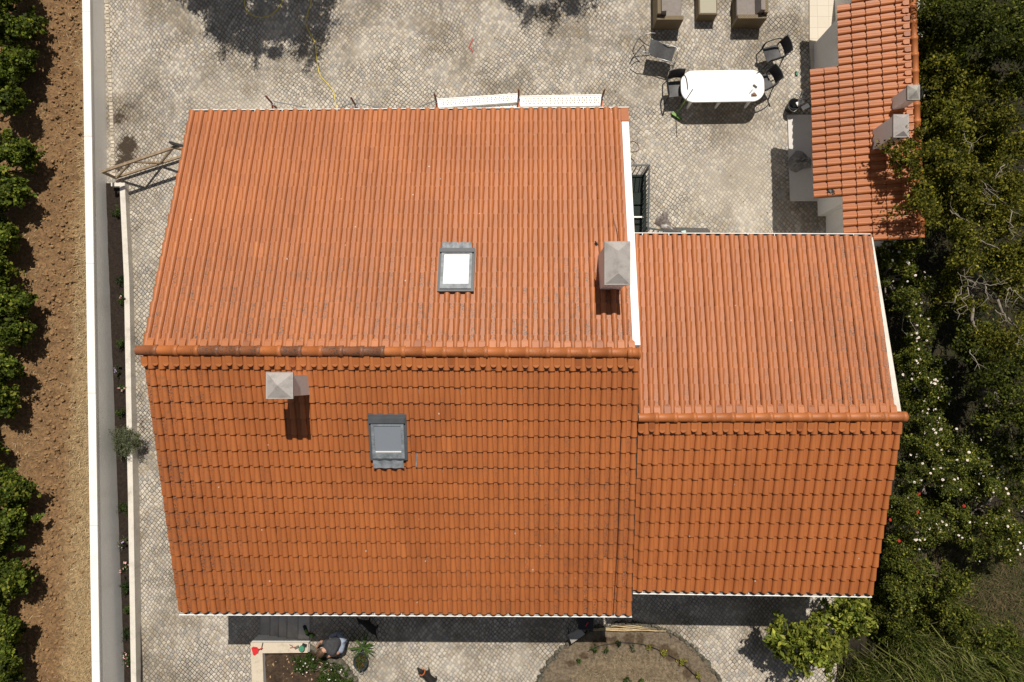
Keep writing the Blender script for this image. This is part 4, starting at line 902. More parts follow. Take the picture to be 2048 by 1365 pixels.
mb = MB(); mb.tube(smooth_path([(q.x-.16, q.y, .34), (q.x-.13, q.y-.13, .33), (q.x, q.y-.2, .3), (q.x+.13, q.y-.13, .33), (q.x+.16, q.y, .34)], 5), .006, 5); mb.build('bucket_handle', M['alu'], bin_)
fr_ = thing('folding_rack', 'light metal folding rack in the porch shade beside the bucket', 'rack', P(1600, 205, 0))
for p in [[P(1591, 187, .6), P(1601, 196, .5), P(1606, 203, .3)], [P(1606, 180, .1), P(1603, 200, .55), P(1598, 217, .2)], [P(1598, 198, .5), P(1612, 197, .45), P(1616, 196, .2)], [P(1596, 210, .45), P(1606, 209, .45)], [P(1594, 216, .02), P(1604, 200, .5)], [P(1598, 199, .5), P(1588, 224, .02)]]:
    mb = MB(); mb.tube(p, .014, 6); mb.build('rack_tube', M['alu'], fr_)
for (u, v) in ((1600, 206), (1611, 214)):
    mb = MB(); mb.box(P(u, v, .42), (.22, .12, .02), .5); mb.build('rack_shelf', M['whitepl'], fr_)
mb = MB(); mb.box(P(1593, 147, .03), (.06, .12, .05), .2); mb.box(P(1593, 144, .06), (.03, .03, .03), .2); tag(mb.build('glass_jar', M['teal']), 'small dark green object standing on the cobbles near the porch', 'jar')

# ------------------------------------------------------------------ front steps, planter, person, dogs
SY0, SY1 = P(560, 1200, 0).y, P(560, 1281, 0).y
st_ = thing('front_steps', 'five grey stone steps in the shade below the main house, rising to the right', 'steps', P(565, 1250, -.4))
zlow = drop(-7); edges = [519, 539, 556, 573, 595, 618]
for k in range(5):
    z1 = zlow+.02+(0.01-zlow)*(k+1)/5; x0 = P(edges[k], 1250, z1).x; x1 = P(619, 1250, z1).x
    mb = MB(); mb.hexa([Vector(p) for p in ((x0, SY1+.003*k, -1), (x1, SY1+.003*k, -1), (x1, SY0, -1), (x0, SY0, -1), (x0, SY1+.003*k, z1), (x1, SY1+.003*k, z1), (x1, SY0, z1), (x0, SY0, z1))]); o = mb.build('step', M['stepstone'], st_)
    mb = MB(); mb.hexa([Vector(p) for p in ((x0+.0, SY1+.02, z1), (x0+.03, SY1+.02, z1), (x0+.03, SY0, z1), (x0+.0, SY0, z1), (x0+.0, SY1+.02, z1+.004), (x0+.03, SY1+.02, z1+.004), (x0+.03, SY0, z1+.004), (x0+.0, SY0, z1+.004))]); mb.build('edge_strip', M['concrete'], st_)  # dark strip added on each tread edge, painting in the shade line between steps
zw = .24
pw = thing('planter_parapet', 'L shaped beige topped low wall around the soil planter by the steps', 'low wall', P(510, 1330, -.4))
mb = MB(); c = [P(u, v, zw) for u, v in ((501, 1286), (617, 1286), (615, 1306), (525, 1307), (531, 1480), (508, 1480))]
ol = [(p.x, p.y) for p in c][::-1]; mb.prism(ol, -.8, zw-.04); mb.build('wall_body', M['plaster'], pw)
mb = MB(); mb.prism([(x, y) for x, y in ol], zw-.04, zw); mb.build('coping', M['beige'], pw)
def soil_fn(p):
    k = .7+.5*noise.noise(Vector((p.x*5, p.y*5, 2))); return (.075*k, .048*k, .03*k)
a, b = P(524, 1300, .05), P(735, 1420, .05); mb = MB(); nx, ny = 40, 24; vs = []; cs = []
lim = [(0, 0)]
for j in range(ny+1):
    for i in range(nx+1):
        u = 522+(640+75*smooth(0, 1, j/ny)+35*(j/ny)-522)*i/nx; v = 1300+130*j/ny
        q = P(u, v, .06); q.z = .06+.05*noise.noise(q*5)-.05*smooth(.85, 1, i/nx); vs.append(q); cs.append(soil_fn(q))
mb.add(vs, [(j*(nx+1)+i, (j+1)*(nx+1)+i, (j+1)*(nx+1)+i+1, j*(nx+1)+i+1) for j in range(ny) for i in range(nx)], smooth=True); mb.c = cs; tag(mb.build('planter_soil', M['soil']), kind='structure')
mb = MB(); rg = random.Random(12)
edge = smooth_path([P(u, v, .05) for u, v in ((622, 1298), (634, 1302), (648, 1312), (664, 1320), (680, 1324), (692, 1336), (702, 1350), (710, 1366), (716, 1390))], 4)
for i, q in enumerate(edge): r = rg.uniform(.06, .1); mb.blob(q+Vector((rg.uniform(-.03, .03), rg.uniform(-.03, .03), 0)), (r*1.2, r, r*.9), 7, 5, .18, seed=i)
tag(mb.build('planter_edging', M['stone']), 'row of rough edging stones along the planter beside the person', 'stone edging')
mb = MB()
for i in range(45):
    u = rg.uniform(535, 660); v = rg.uniform(1312, 1364); q = P(u, v, .09); a = rg.uniform(0, 6); s = rg.uniform(.02, .045)
    mb.add([q+Vector((s*cos(a), s*sin(a), .01)), q+Vector((-s*.5*sin(a), s*.5*cos(a), 0)), q-Vector((s*cos(a), s*sin(a), -.01)), q+Vector((s*.5*sin(a), -s*.5*cos(a), .012))], [(0, 1, 2, 3)], (.42, .27, .15))
tag(mb.build('fallen_leaves', M['straw']), 'scattered dry tan leaves on the planter soil', 'leaves', kind='stuff')
plant('flowering_groundcover', 'low green plant with small white flowers in front of the person', 'plant', 630, 1330, .05, [(625, 1333, 34, 17), (660, 1345, 28, 20), (690, 1360, 28, 16), (612, 1322, 18, 10)], .1, .26, 40, .1, 6500, .055, GREEN_MD, 41, aspect=.3, trunk=.01, flowers=(FLS, 40, .0), nm='foliage')
# tools on the parapet
dp = thing('dustpan', 'red plastic dustpan on the left corner of the planter parapet', 'dustpan', P(510, 1301, zw))
mb = MB(); ol = [P(u, v, zw) for u, v in ((503, 1296), (506, 1294), (514, 1295), (518, 1299), (516, 1306), (510, 1311), (507, 1310))]; mb.prism([(p.x, p.y) for p in ol][::-1], zw+.003, zw+.02)
for a, b in zip(ol[1:], ol[2:5]): mb.bar(Vector((a.x, a.y, zw+.03)), Vector((b.x, b.y, zw+.03)), .012, .05)
mb.build('pan', M['red'], dp); mb = MB(); mb.tube([P(517, 1300, zw+.04), P(522, 1297.5, zw+.05), P(524.5, 1296.5, zw+.06)], .014, 7); mb.build('handle', M['red'], dp)
mb = MB(); mb.tube([P(523, 1300, zw+.015), P(524, 1293, zw+.02), P(525.5, 1286, zw+.03)], [.014, .012, .01], 7); tag(mb.build('trowel_grip', M['black']), 'black tool handle beside the red dustpan', 'tool')
ti = thing('green_tin', 'round green tin on the right end of the planter parapet', 'tin', P(603, 1299, zw))
q = P(602.5, 1299, zw+.1); mb = MB(); N = 20; mb.prism([(q.x+.078*cos(2*pi*k/N), q.y+.078*sin(2*pi*k/N)) for k in range(N)], zw+.002, zw+.1, bevel=.01); mb.build('tin_body', M['teal'], ti)
mb = MB(); mb.prism([(q.x+.025*cos(2*pi*k/N), q.y+.025*sin(2*pi*k/N)) for k in range(N)], zw+.1, zw+.118, bevel=.004); mb.build('lid_knob', M['teal'], ti)
bs = thing('hand_brush', 'small hand brush with red handle on the parapet left of the green tin', 'brush', P(590, 1296, zw))
mb = MB(); mb.tube([P(580, 1296.5, zw+.02), P(590, 1294.5, zw+.03)], .011, 6); mb.build('handle', M['red'], bs); mb = MB(); mb.bar(P(589.5, 1297, zw+.03), P(597, 1293, zw+.03), .05, .045); mb.build('bristle_head', M['cloth'], bs)
mb = MB(); mb.tube([P(579, 1290, zw+.01), P(585, 1293, zw+.01)], .008, 6); mb.tube([P(584, 1292.6, zw+.01), P(585.5, 1293.3, zw+.01)], .011, 6); tag(mb.build('marker_stick', M['black']), 'thin black stick lying on the parapet by the hand brush', 'stick')
mb = MB(); q = P(609, 1291, zw+.02); mb.box(q, (.13, .075, .035), -.3); mb.box(q+Vector((0, 0, .02)), (.08, .04, .012), -.3); tag(mb.build('black_case', M['black']), 'small black case on the right end of the parapet', 'case')
mb = MB(); q = P(617, 1296, zw-.1); mb.prism([(q.x+x, q.y+y) for x, y in table_outline(.09, .22, .03, 3)], zw-.18, zw-.06, bevel=.015); mb.box(q+Vector((0, 0, .05)), (.05, .12, .02)); tag(mb.build('grey_box', M['palecloth']), 'pale grey box at the end of the parapet beside the person', 'box')
for k, (u, v, rz, lab) in enumerate(((611.5, 1259.5, -1.2, 'dark green garden clog, upper one of the pair on the top step'), (620, 1270, -.35, 'dark green garden clog, lower one of the pair by the steps'))):
    q = P(u, v, .03); R = Matrix.Rotation(rz, 3, 'Z'); t = thing('garden_clog', lab, 'clog', (q.x, q.y, .012), rz, 'pair of garden clogs')
    mb = MB(); mb.prism(table_outline(.26, .10, .045, 5), 0, .03, bevel=.006); mb.build('sole', M['darkgreen'], t, False)
    mb = MB(); mb.blob((.06, 0, .035), (.075, .048, .045), 10, 6); mb.build('upper', M['teal'] if False else M['green'], t, False)
# person kneeling over the planter
pe = thing('person', 'person in charcoal top and pale jeans crouching over the planter', 'person', P(668, 1290, .0))
J = {'pel': (P(679, 1279, .40), (.15, .12)), 'sp': (P(670, 1287, .55), (.145, .12)), 'ch': (P(659, 1294, .66), (.16, .13)), 'nk': (P(650, 1299, .70), .06), 'hd0': (P(645, 1303, .68), .085), 'hd1': (P(639, 1308, .62), .075),
     'ls': (P(652, 1286, .62), .075), 'le': (P(642, 1284, .40), .045), 'lw': (P(637, 1290, .22), .032), 'lh': (P(634.5, 1293, .16), (.04, .025)),
     'rs': (P(667, 1305, .63), .075), 're': (P(678, 1306, .50), .05), 'rw': (P(664, 1312, .34), .034), 'rh': (P(658, 1313, .25), (.04, .025)),
     'lhp': (P(672, 1273, .40), .10), 'lk': (P(660, 1276, .42), .075), 'la': (P(675, 1268, .10), .05), 'lf': (P(666, 1272, .05), .045),
     'rhp': (P(684, 1286, .40), .105), 'rk': (P(680, 1304, .46), .08), 'ra': (P(688, 1290, .10), .05), 'rf': (P(684, 1300, .05), .045)}
BN = [('pel', 'sp'), ('sp', 'ch'), ('ch', 'nk'), ('nk', 'hd0'), ('hd0', 'hd1'), ('ch', 'ls'), ('ls', 'le'), ('le', 'lw'), ('lw', 'lh'), ('ch', 'rs'), ('rs', 're'), ('re', 'rw'), ('rw', 'rh'), ('pel', 'lhp'), ('lhp', 'lk'), ('lk', 'la'), ('la', 'lf'), ('pel', 'rhp'), ('rhp', 'rk'), ('rk', 'ra'), ('ra', 'rf')]
def finger(J, BN, base, root, d, n):
    side = d.cross(Vector((0, 0, 1))).normalized()
    for k in range(4):
        off = side*(k-1.5)*.019; L = (.035, .042, .039, .03)[k]
        J[n+f'f{k}a'] = (J[root][0]+off+d*.045, .0095); J[n+f'f{k}b'] = (J[root][0]+off*1.15+d*(.045+L*.8)+Vector((0, 0, -.012)), .0085); J[n+f'f{k}c'] = (J[root][0]+off*1.1+d*(.045+L*1.4)+Vector((0, 0, -.04)), .0075)
        BN += [(root, n+f'f{k}a'), (n+f'f{k}a', n+f'f{k}b'), (n+f'f{k}b', n+f'f{k}c')]
    J[n+'ta'] = (J[root][0]+side*.042+d*.012, .011); J[n+'tb'] = (J[root][0]+side*.056+d*.045+Vector((0, 0, -.02)), .009); BN += [(root, n+'ta'), (n+'ta', n+'tb')]
JB = dict(J); BB = list(BN)
for k in ('pel', 'sp', 'ch', 'ls', 'rs', 'lhp', 'rhp', 'lk', 'rk'):
    r = JB[k][1]; JB[k] = (JB[k][0], tuple(x*.62 for x in r) if isinstance(r, tuple) else r*.62)
finger(JB, BB, 'lw', 'lh', Vector((-.7, -.7, -.2)).normalized(), 'l'); finger(JB, BB, 'rw', 'rh', Vector((-.9, -.3, -.2)).normalized(), 'r')
skin('body', JB, BB, M['skinm'], pe)
def sub(keys, grow): return {k: (J[k][0], tuple(x+grow for x in (J[k][1] if isinstance(J[k][1], tuple) else (J[k][1],)*2))) for k in keys}
K = ['ch', 'sp', 'pel', 'ls', 'rs']; JJ = sub(K, .03); JJ['nk0'] = (J['ch'][0].lerp(J['nk'][0], .8), (.09, .08)); JJ['le2'] = (J['ls'][0].lerp(J['le'][0], .55), (.07, .07)); JJ['re2'] = (J['rs'][0].lerp(J['re'][0], .5), (.07, .07))
skin('shirt', JJ, [('pel', 'sp'), ('sp', 'ch'), ('ch', 'ls'), ('ch', 'rs'), ('ch', 'nk0'), ('ls', 'le2'), ('rs', 're2')], M['shirt'], pe)
K = ['pel', 'lhp', 'lk', 'la', 'rhp', 'rk', 'ra']; JJ = sub(K, .014); JJ['pel'] = (J['pel'][0]+Vector((.0, .0, -.01)), (.14, .12)); skin('jeans', JJ, [('pel', 'lhp'), ('lhp', 'lk'), ('lk', 'la'), ('pel', 'rhp'), ('rhp', 'rk'), ('rk', 'ra')], M['jeans'], pe)
mb = MB(); hc = (J['hd0'][0]+J['hd1'][0])/2+Vector((.015, .015, .03)); mb.blob(hc, (.105, .105, .10), 14, 10, .0)
rg = random.Random(3)
for i in range(140):
    a = rg.uniform(0, 2*pi); e = rg.uniform(0, 1.4); d = Vector((cos(a)*cos(e), sin(a)*cos(e), sin(e))); q = hc+d*.098; mb.bar(q, q+Vector((d.x*.02-.03, d.y*.02-.03, -.05*cos(e))), .012, .008)
mb.build('hair', M['hair'], pe)
for s, a in (('la', 'lf'), ('ra', 'rf')):
    d = (J[a][0]-J[s][0]); d.z = 0; d.normalize(); c = J[s][0]+d*.07; mb = MB(); mb.blob((c.x, c.y, .05), (.14, .055, .055), 10, 7, M=Matrix.Rotation(math.atan2(d.y, d.x), 3, 'Z')); mb.build('shoe', M['black'], pe)
def dog(label, path, s, lying=False):
    """path: head, tail plan points"""
    h, tl_ = P(*path[0], .45*s), P(*path[1], .4*s); d = (h-tl_); d.z = 0; L = d.length; d.normalize(); sd = Vector((-d.y, d.x, 0)); c = (h+tl_)/2; c.z = 0
    t = thing('dog', label, 'dog', c); up = Vector((0, 0, 1)); k = s
    def pt(a, b, z): return c+d*a*k+sd*b*k+up*z*k
    J = {'chest': (pt(.16, 0, .40), .125*k), 'mid': (pt(-.03, 0, .41), .11*k), 'hip': (pt(-.24, 0, .42), .105*k), 'neck': (pt(.30, 0, .50), .075*k), 'head': (pt(.40, .02, .56), .085*k), 'muz': (pt(.49, .03, .52), .045*k), 'nose': (pt(.545, .035, .505), .03*k),
         't1': (pt(-.36, .02, .46), .03*k), 't2': (pt(-.52, .07, .52), .018*k)}
    B = [('chest', 'mid'), ('mid', 'hip'), ('chest', 'neck'), ('neck', 'head'), ('head', 'muz'), ('muz', 'nose'), ('hip', 't1'), ('t1', 't2')]
    for nm, y in (('l', .085), ('r', -.085)):
        fo = .03 if nm == 'l' else -.02
        J.update({nm+'f1': (pt(.17+fo, y, .30), .05*k), nm+'f2': (pt(.15+fo, y, .16), .03*k), nm+'f3': (pt(.17+fo, y, .03), .026*k), nm+'f4': (pt(.21+fo, y, .02), .028*k),
                  nm+'h1': (pt(-.18-fo, y, .30), .065*k), nm+'h2': (pt(-.29-fo, y, .19), .034*k), nm+'h3': (pt(-.26-fo, y, .03), .026*k), nm+'h4': (pt(-.21-fo, y, .02), .028*k)})
        B += [('chest', nm+'f1'), (nm+'f1', nm+'f2'), (nm+'f2', nm+'f3'), (nm+'f3', nm+'f4'), ('hip', nm+'h1'), (nm+'h1', nm+'h2'), (nm+'h2', nm+'h3'), (nm+'h3', nm+'h4')]
    skin('body', J, B, M['fur'], t)
    for y in (-1, 1):
        mb = MB(); e = pt(.37, y*.07, .60); mb.blob(e, (.03*k, .05*k, .012*k), 8, 6, M=Matrix.Rotation(math.atan2(d.y, d.x)+y*.5, 3, 'Z')); mb.build('ear', M['fur'], t)
    return t, pt, d
t, pt, d = dog('black dog with orange collar walking out of the bottom of the frame', ((844, 1342), (870, 1372)), .8)
mb = MB(); c = pt(.31, 0, .505); ax = (d*.75+Vector((0, 0, .5))).normalized(); x = ax.orthogonal().normalized(); y = ax.cross(x); mb.tube([c+(x*cos(2*pi*k/16)+y*sin(2*pi*k/16))*.088 for k in range(17)], .014, 6); mb.build('collar', M['collar'], t)
dog('black dog standing in the house shadow right of the person', ((727, 1245), (749, 1264)), .75)
# spiky plant and planted bucket
sp = thing('spiky_plant', 'spiky long leaved green plant in a small pot at the edge of the house shadow', 'plant', P(727, 1294, 0))
mb = MB(); rg = random.Random(8); b0 = P(726, 1294, .12)
for i in range(16):
    a = rg.uniform(0, 2*pi); L = rg.uniform(.3, .55); d = Vector((cos(a), sin(a), 0)); sd = Vector((-sin(a), cos(a), 0)); e = rg.uniform(.3, .9); w = .024; ps = [b0+d*L*t*cos(e)+Vector((0, 0, L*t*sin(e)-.25*L*t*t)) for t in (0, .35, .7, 1)]; vs = []
    for q, ww in zip(ps, (.6, 1, .7, .06)): vs += [q-sd*w*ww, q+Vector((0, 0, -.006)), q+sd*w*ww]
    k = rg.uniform(.8, 1.3); mb.add(vs, [(r*3+c, r*3+c+1, (r+1)*3+c+1, (r+1)*3+c) for r in range(3) for c in range(2)], (.07*k, .12*k, .03*k))
mb.build('foliage', M['leaf'], sp)
mb = MB(); N = 14; vs = []
for r, z in ((.06, 0), (.085, .15), (.075, .15), (.07, .12)): vs += [(b0.x+r*cos(2*pi*k/N), b0.y+r*sin(2*pi*k/N), z) for k in range(N)]
mb.add(vs, [(i*N+k, i*N+(k+1) % N, (i+1)*N+(k+1) % N, (i+1)*N+k) for i in range(3) for k in range(N)]+[tuple(3*N+k for k in range(N))]); mb.build('pot', M['black'], sp)
tub = thing('planted_tub', 'dark oval tub with handle, full of small green plants, standing in the sun', 'planter', P(721, 1325, 0))
mb = MB(); q = P(721, 1324, .22); N = 24; vs = []
for r, z in ((.75, 0), (.95, .2), (1.0, .22), (.9, .22), (.85, .16)): vs += [(q.x+.205*r*cos(2*pi*k/N), q.y+.255*r*sin(2*pi*k/N), z) for k in range(N)]
mb.add(vs, [(i*N+k, i*N+(k+1) % N, (i+1)*N+(k+1) % N, (i+1)*N+k) for i in range(4) for k in range(N)]+[tuple(4*N+k for k in range(N))], smooth=True); mb.build('tub_body', M['railing'], tub)
cl = [(q.x+random.Random(i).uniform(-.13, .13), q.y+random.Random(i+50).uniform(-.17, .17), .2, .07) for i in range(14)]; leaf_cloud('foliage', tub, cl, 700, .04, [(.07, .10, .025), (.10, .10, .03), (.05, .08, .02), (.16, .08, .03)], 44)
mb = MB(); mb.tube(smooth_path([(q.x-.06, q.y-.25, .2), (q.x-.055, q.y-.32, .17), (q.x, q.y-.35, .15), (q.x+.055, q.y-.32, .17), (q.x+.06, q.y-.25, .2)], 5), .008, 6); mb.build('tub_handle', M['alu'], tub)
# grey folding table and bin at the corner of the main house
gtb = thing('grey_side_table', 'small grey square topped table in the shade at the edge of the round bed', 'table', P(1154, 1272, 0))
c4 = [P(u, v, .45) for u, v in ((1136, 1270), (1161, 1257), (1170, 1269), (1143, 1288))]; mb = MB(); mb.hexa([p-Vector((0, 0, .04)) for p in c4[::-1]]+c4[::-1]); mb.build('tabletop', M['concrete'], gtb); cc = sum(c4, Vector())/4
for p in c4: 
    q = p.lerp(cc, .15); mb = MB(); mb.tube([(q.x, q.y, 0), (q.x, q.y, .41)], .018, 6); mb.build('leg', M['railing'], gtb)
bn = thing('black_bin', 'black bin with a red strip at the corner of the main house', 'bin', P(1172, 1247, 0)); q = P(1172, 1246, .6)
mb = MB(); mb.prism([(q.x+x, q.y+y) for x, y in table_outline(.4, .36, .06, 4)], 0, .55, bevel=.03); mb.build('bin_body', M['black'], bn); mb = MB(); mb.prism([(q.x+x, q.y+y) for x, y in table_outline(.43, .39, .06, 4)], .555, .6, bevel=.02); mb.build('bin_lid', M['black'], bn)
mb = MB(); mb.bar(P(1171, 1253, .62), P(1176, 1245, .62), .03, .02); mb.build('red_strip', M['red'], bn)

# ------------------------------------------------------------------ round bed at the bottom
BC = P(1257, 1452, 0); BR = 195/70.5
WET = [(1143, 1326, 11, 6), (1168, 1311, 9, 7), (1190, 1292, 9, 14), (1208, 1283, 10, 13), (1228, 1282, 8, 12), (1258, 1279, 12, 14), (1281, 1280, 8, 14), (1303, 1294, 8, 7), (1330, 1300, 12, 13), (1343, 1312, 14, 12), (1364, 1326, 10, 8), (1375, 1345, 10, 12)]
def bed_col(q):
    k = .5+.5*noise.noise(q*4); r = (q-BC).length/BR; a, b = ((.165, .128, .09), (.12, .092, .062)); base = [a[i]*k+b[i]*(1-k) for i in range(3)]
    mul = smooth(.82, .70, r+.05*noise.noise(q*3)); s = (.16, .122, .078); base = [base[i]*(1-mul)+s[i]*mul*(.8+.4*k) for i in range(3)]
    w = 0
    for u, v, ru, rv in WET:
        c = P(u, v, .05); dd = ((q.x-c.x)*71/ru)**2+((q.y-c.y)*71/rv)**2; w = max(w, smooth(1.3, .7, dd+.5*noise.noise(q*7)))
    return tuple(base[i]*(1-w)+(.075, .052, .03)[i]*w for i in range(3))
mb = MB(); NR_, NA = 60, 220; vs = []; cs = []
for i in range(NR_+1):
    for k in range(NA):
        r = BR*(.3+.7*i/NR_); a = 2*pi*k/NA; q = Vector((BC.x+r*cos(a), BC.y+r*sin(a), 0)); cs.append(bed_col(q)); q.z = .08+.04*noise.noise(q*3)+.02*noise.noise(q*14); vs.append(q)
mb.add(vs+[Vector((BC.x, BC.y, .1))], [(i*NA+k, (i+1)*NA+k, (i+1)*NA+(k+1) % NA, i*NA+(k+1) % NA) for i in range(NR_) for k in range(NA)]+[(len(vs), k, (k+1) % NA) for k in range(NA)], smooth=True); mb.c = cs+[(.2, .16, .1)]
tag(mb.build('round_bed_soil', M['soil']), kind='structure')
mb = MB(); rg = random.Random(15)
for i in range(190):
    a = 2*pi*i/190; r = BR*rg.uniform(.99, 1.02); s = rg.uniform(.045, .075); mb.blob((BC.x+r*cos(a), BC.y+r*sin(a), .05), (s*rg.uniform(.8, 1.2), s*rg.uniform(.8, 1.2), s*rg.uniform(.9, 1.5)), 7, 5, .2, seed=i)
tag(mb.build('bed_edging', M['stone']), 'ring of mossy grey stones edging the round bed', 'stone edging')
mb = MB()
for i in range(150):
    a = rg.uniform(.2, 2.7); r = BR*rg.uniform(.70, .76); s = rg.uniform(.012, .03)
    if i < 40: mb.blob((BC.x+r*cos(a), BC.y+r*sin(a), .1), (s, s, s*.8), 6, 4, .25, seed=i)
tag(mb.build('inner_pebbles', M['stone']), 'thin line of dark pebbles inside the round bed', 'pebbles', kind='stuff')
pts = []
for i in range(2600):
    a = rg.uniform(0, 2*pi); r = BR*.74*math.sqrt(rg.random()); q = Vector((BC.x+r*cos(a), BC.y+r*sin(a), .1))
    if q.y > -9.6: pts.append(tuple(q))
tag(blades('straw_mulch', pts, .12, .005, [(.24, .18, .11), (.17, .125, .075), (.32, .25, .155)], M['straw'], .92, 6), 'pale straw mulch covering the middle of the round bed', 'straw', kind='stuff')
tw_ = [P(u, v, .13) for u, v in ((1176, 1303), (1200, 1292), (1240, 1286), (1280, 1288), (1310, 1297), (1340, 1312), (1368, 1330), (1385, 1346), (1400, 1362), (1410, 1390))]
mb = MB(); mb.tube(smooth_path(tw_, 5), .009, 6); tag(mb.build('drip_hose', M['black']), 'thin black drip hose curving through the seedlings of the round bed', 'hose')
YG = [(.28, .26, .04), (.22, .24, .04), (.34, .30, .06)]
for k, (u, v, pal, s, lab) in enumerate(((1156, 1323, GREEN_MD, 10, 'leftmost green seedling in the round bed beside the small wet spot'), (1188, 1300, GREEN_MD, 9, 'green seedling at the corner of the house shadow on the round bed'), (1213, 1303, GREEN_MD, 8, 'green seedling between the shadow corner and the tallest seedling of the round bed'), (1237, 1286, GREEN_DK, 9, 'dark green seedling on the drip hose at the top of the round bed'), (1266, 1298, GREY_GR, 8, 'grey green seedling below the big wet patch of the round bed'), (1300, 1293, YG, 7, 'yellow seedling highest on the right of the round bed'), (1327, 1307, YG, 6, 'yellow seedling in the largest wet patch of the round bed'), (1368, 1324, YG, 7, 'yellow seedling where the drip hose turns down in the round bed'), (1396, 1350, YG, 7, 'lowest yellow seedling at the right of the round bed'), (1253, 1360, GREEN_MD, 8, 'green seedling in the straw at the bottom middle of the round bed'), (1283, 1363, GREEN_MD, 4, 'tiny green seedling in the straw right of the middle one'))):
    plant('seedling', lab, 'seedling', u, v, .08, [(u, v, s*.6, s*.6)], .13, .24, 4, .05, 130, .05, pal, 500+k, 'seedlings in the round bed', aspect=.35, trunk=.006, nm='foliage', limbs=3)
for k, (a, b, z, lab) in enumerate((((1186, 1261), (1332, 1262), .17, 'longest dry bamboo cane lying over the stones of the round bed'), ((1196, 1258), (1296, 1256), .19, 'middle dry bamboo cane of the bundle on the round bed'), ((1222, 1253), (1284, 1253), .16, 'shortest dry bamboo cane at the top of the bundle'), ((1170, 1259), (1300, 1260), .15, 'bamboo cane reaching into the house shadow at the left of the bundle'))):
    A_, B_ = P(*a, z), P(*b, z); mb = MB(); n = 7; ps = [A_.lerp(B_, i/n)+Vector((0, .012*sin(i*1.7), 0)) for i in range(n+1)]; mb.tube(ps, .014, 6)
    for p in ps[1:-1]: mb.tube([p-(B_-A_).normalized()*.008, p+(B_-A_).normalized()*.008], .0175, 6)
    tag(mb.build('bamboo_cane', M['bamboo']), lab, 'cane', 'dry bamboo canes by the round bed')

mb = MB(); rg = random.Random(90)
for i in range(420):
    u, v = (rg.uniform(220, 1600), rg.uniform(0, 215)) if i < 260 else ((rg.uniform(1270, 1560), rg.uniform(200, 460)) if i < 340 else (rg.uniform(700, 1560), rg.uniform(1290, 1365)))
    q = P(u, v, .012); a = rg.uniform(0, 6); s = rg.uniform(.008, .028); c = rg.choice([(.10, .05, .025), (.05, .035, .02), (.22, .15, .07), (.06, .07, .02), (.3, .24, .15)])
    mb.add([q+Vector((s*cos(a), s*sin(a), .004)), q+Vector((-s*.5*sin(a), s*.5*cos(a), .01)), q-Vector((s*cos(a), s*sin(a), -.002)), q+Vector((s*.5*sin(a), -s*.5*cos(a), .006))], [(0, 1, 2, 3)], c)
tag(mb.build('leaf_litter', M['straw']), 'tiny dry leaves and crumbs scattered over the cobbles', 'leaf litter', kind='stuff')
# ------------------------------------------------------------------ vegetation
def vine(k, v, u, ru, per, lab):
    return plant('grapevine', lab, 'vine', 4, v, .03, [(u-32, v, 46, 62), (u+ru*.3, v+rng.uniform(-10, 10), 24, 24)],   .35, 1.15, 42, .16, per, .095, [(.075, .105, .013), (.115, .145, .018), (.05, .075, .011), (.19, .20, .03), (.03, .045, .008)], 600+k, 'grapevines in the row along the left edge', aspect=.8, trunk=.035, limbs=7, flat=.8, nm='foliage',
                 extra=[(u+ru*.55, v+5, .7, .13), (u+ru, v+rng.uniform(-8, 8), .65, .09)])
for k, (v, u, ru, lab) in enumerate(((-25, 18, 40, 'grapevine at the very top of the row, cut by the frame'), (60, 24, 62, 'broad grapevine reaching far over the soil near the top left corner'), (130, 22, 40, 'second full grapevine from the top left corner'), (200, 8, 46, 'bushy grapevine level with the upper wall cap above the gate'), (315, 22, 56, 'grapevine with a long shoot level with the lattice gate'), (385, 10, 40, 'grapevine just below the lattice gate level'), (470, -4, 30, 'small grapevine level with the middle of the upper roof slope'), (545, -18, 24, 'sparse grapevine beside the dark gap in the row'), (600, 16, 52, 'grapevine with lit leaves level with the upper skylight pane'), (660, 14, 54, 'grapevine with a shoot pointing right above the ridge level'), (735, -2, 42, 'grapevine level with the main ridge'), (800, -8, 40, 'thin grapevine just below the ridge level'), (985, 12, 56, 'grapevine with a long lit shoot below the bare stretch'), (1035, 4, 66, 'grapevine with a thin shoot reaching toward the clods'), (1085, -14, 22, 'tiny grapevine below the long shoots'), (1165, 6, 54, 'grapevine with one flat shoot near the bottom left'), (1255, 4, 38, 'dark full grapevine near the bottom left corner'), (1335, 4, 32, 'lowest grapevine at the bottom left corner'), (890, -40, 16, 'grapevine barely showing in the bare stretch of the row'))):
    vine(k, v, u, ru, 8000, lab)
# soil under the hedge
def hz(x, y): return .012+.03*noise.noise(Vector((x, y, 0))*2)+.03
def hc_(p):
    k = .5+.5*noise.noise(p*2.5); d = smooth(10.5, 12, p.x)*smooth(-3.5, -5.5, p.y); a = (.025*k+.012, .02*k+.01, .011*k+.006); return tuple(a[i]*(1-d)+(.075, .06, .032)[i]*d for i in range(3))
xh = P(1850, 240, 0).x
sheet('hedge_soil', P(1660, 800, 0).x, 22, -13, P(1700, 478, 0).y, .12, hz, hc_, M['soil'])
sheet('hedge_soil_behind', P(1765, 240, 0).x, 22, P(1700, 478, 0).y, 16, .3, hz, hc_, M['soil'])
DK = [(.025, .033, .007), (.042, .052, .009), (.065, .077, .013), (.13, .14, .02)]
OL = [(.044, .050, .008), (.075, .079, .011), (.12, .118, .016), (.22, .20, .026)]
RB = [(.038, .052, .011), (.066, .084, .015), (.105, .12, .019), (.19, .19, .03)]
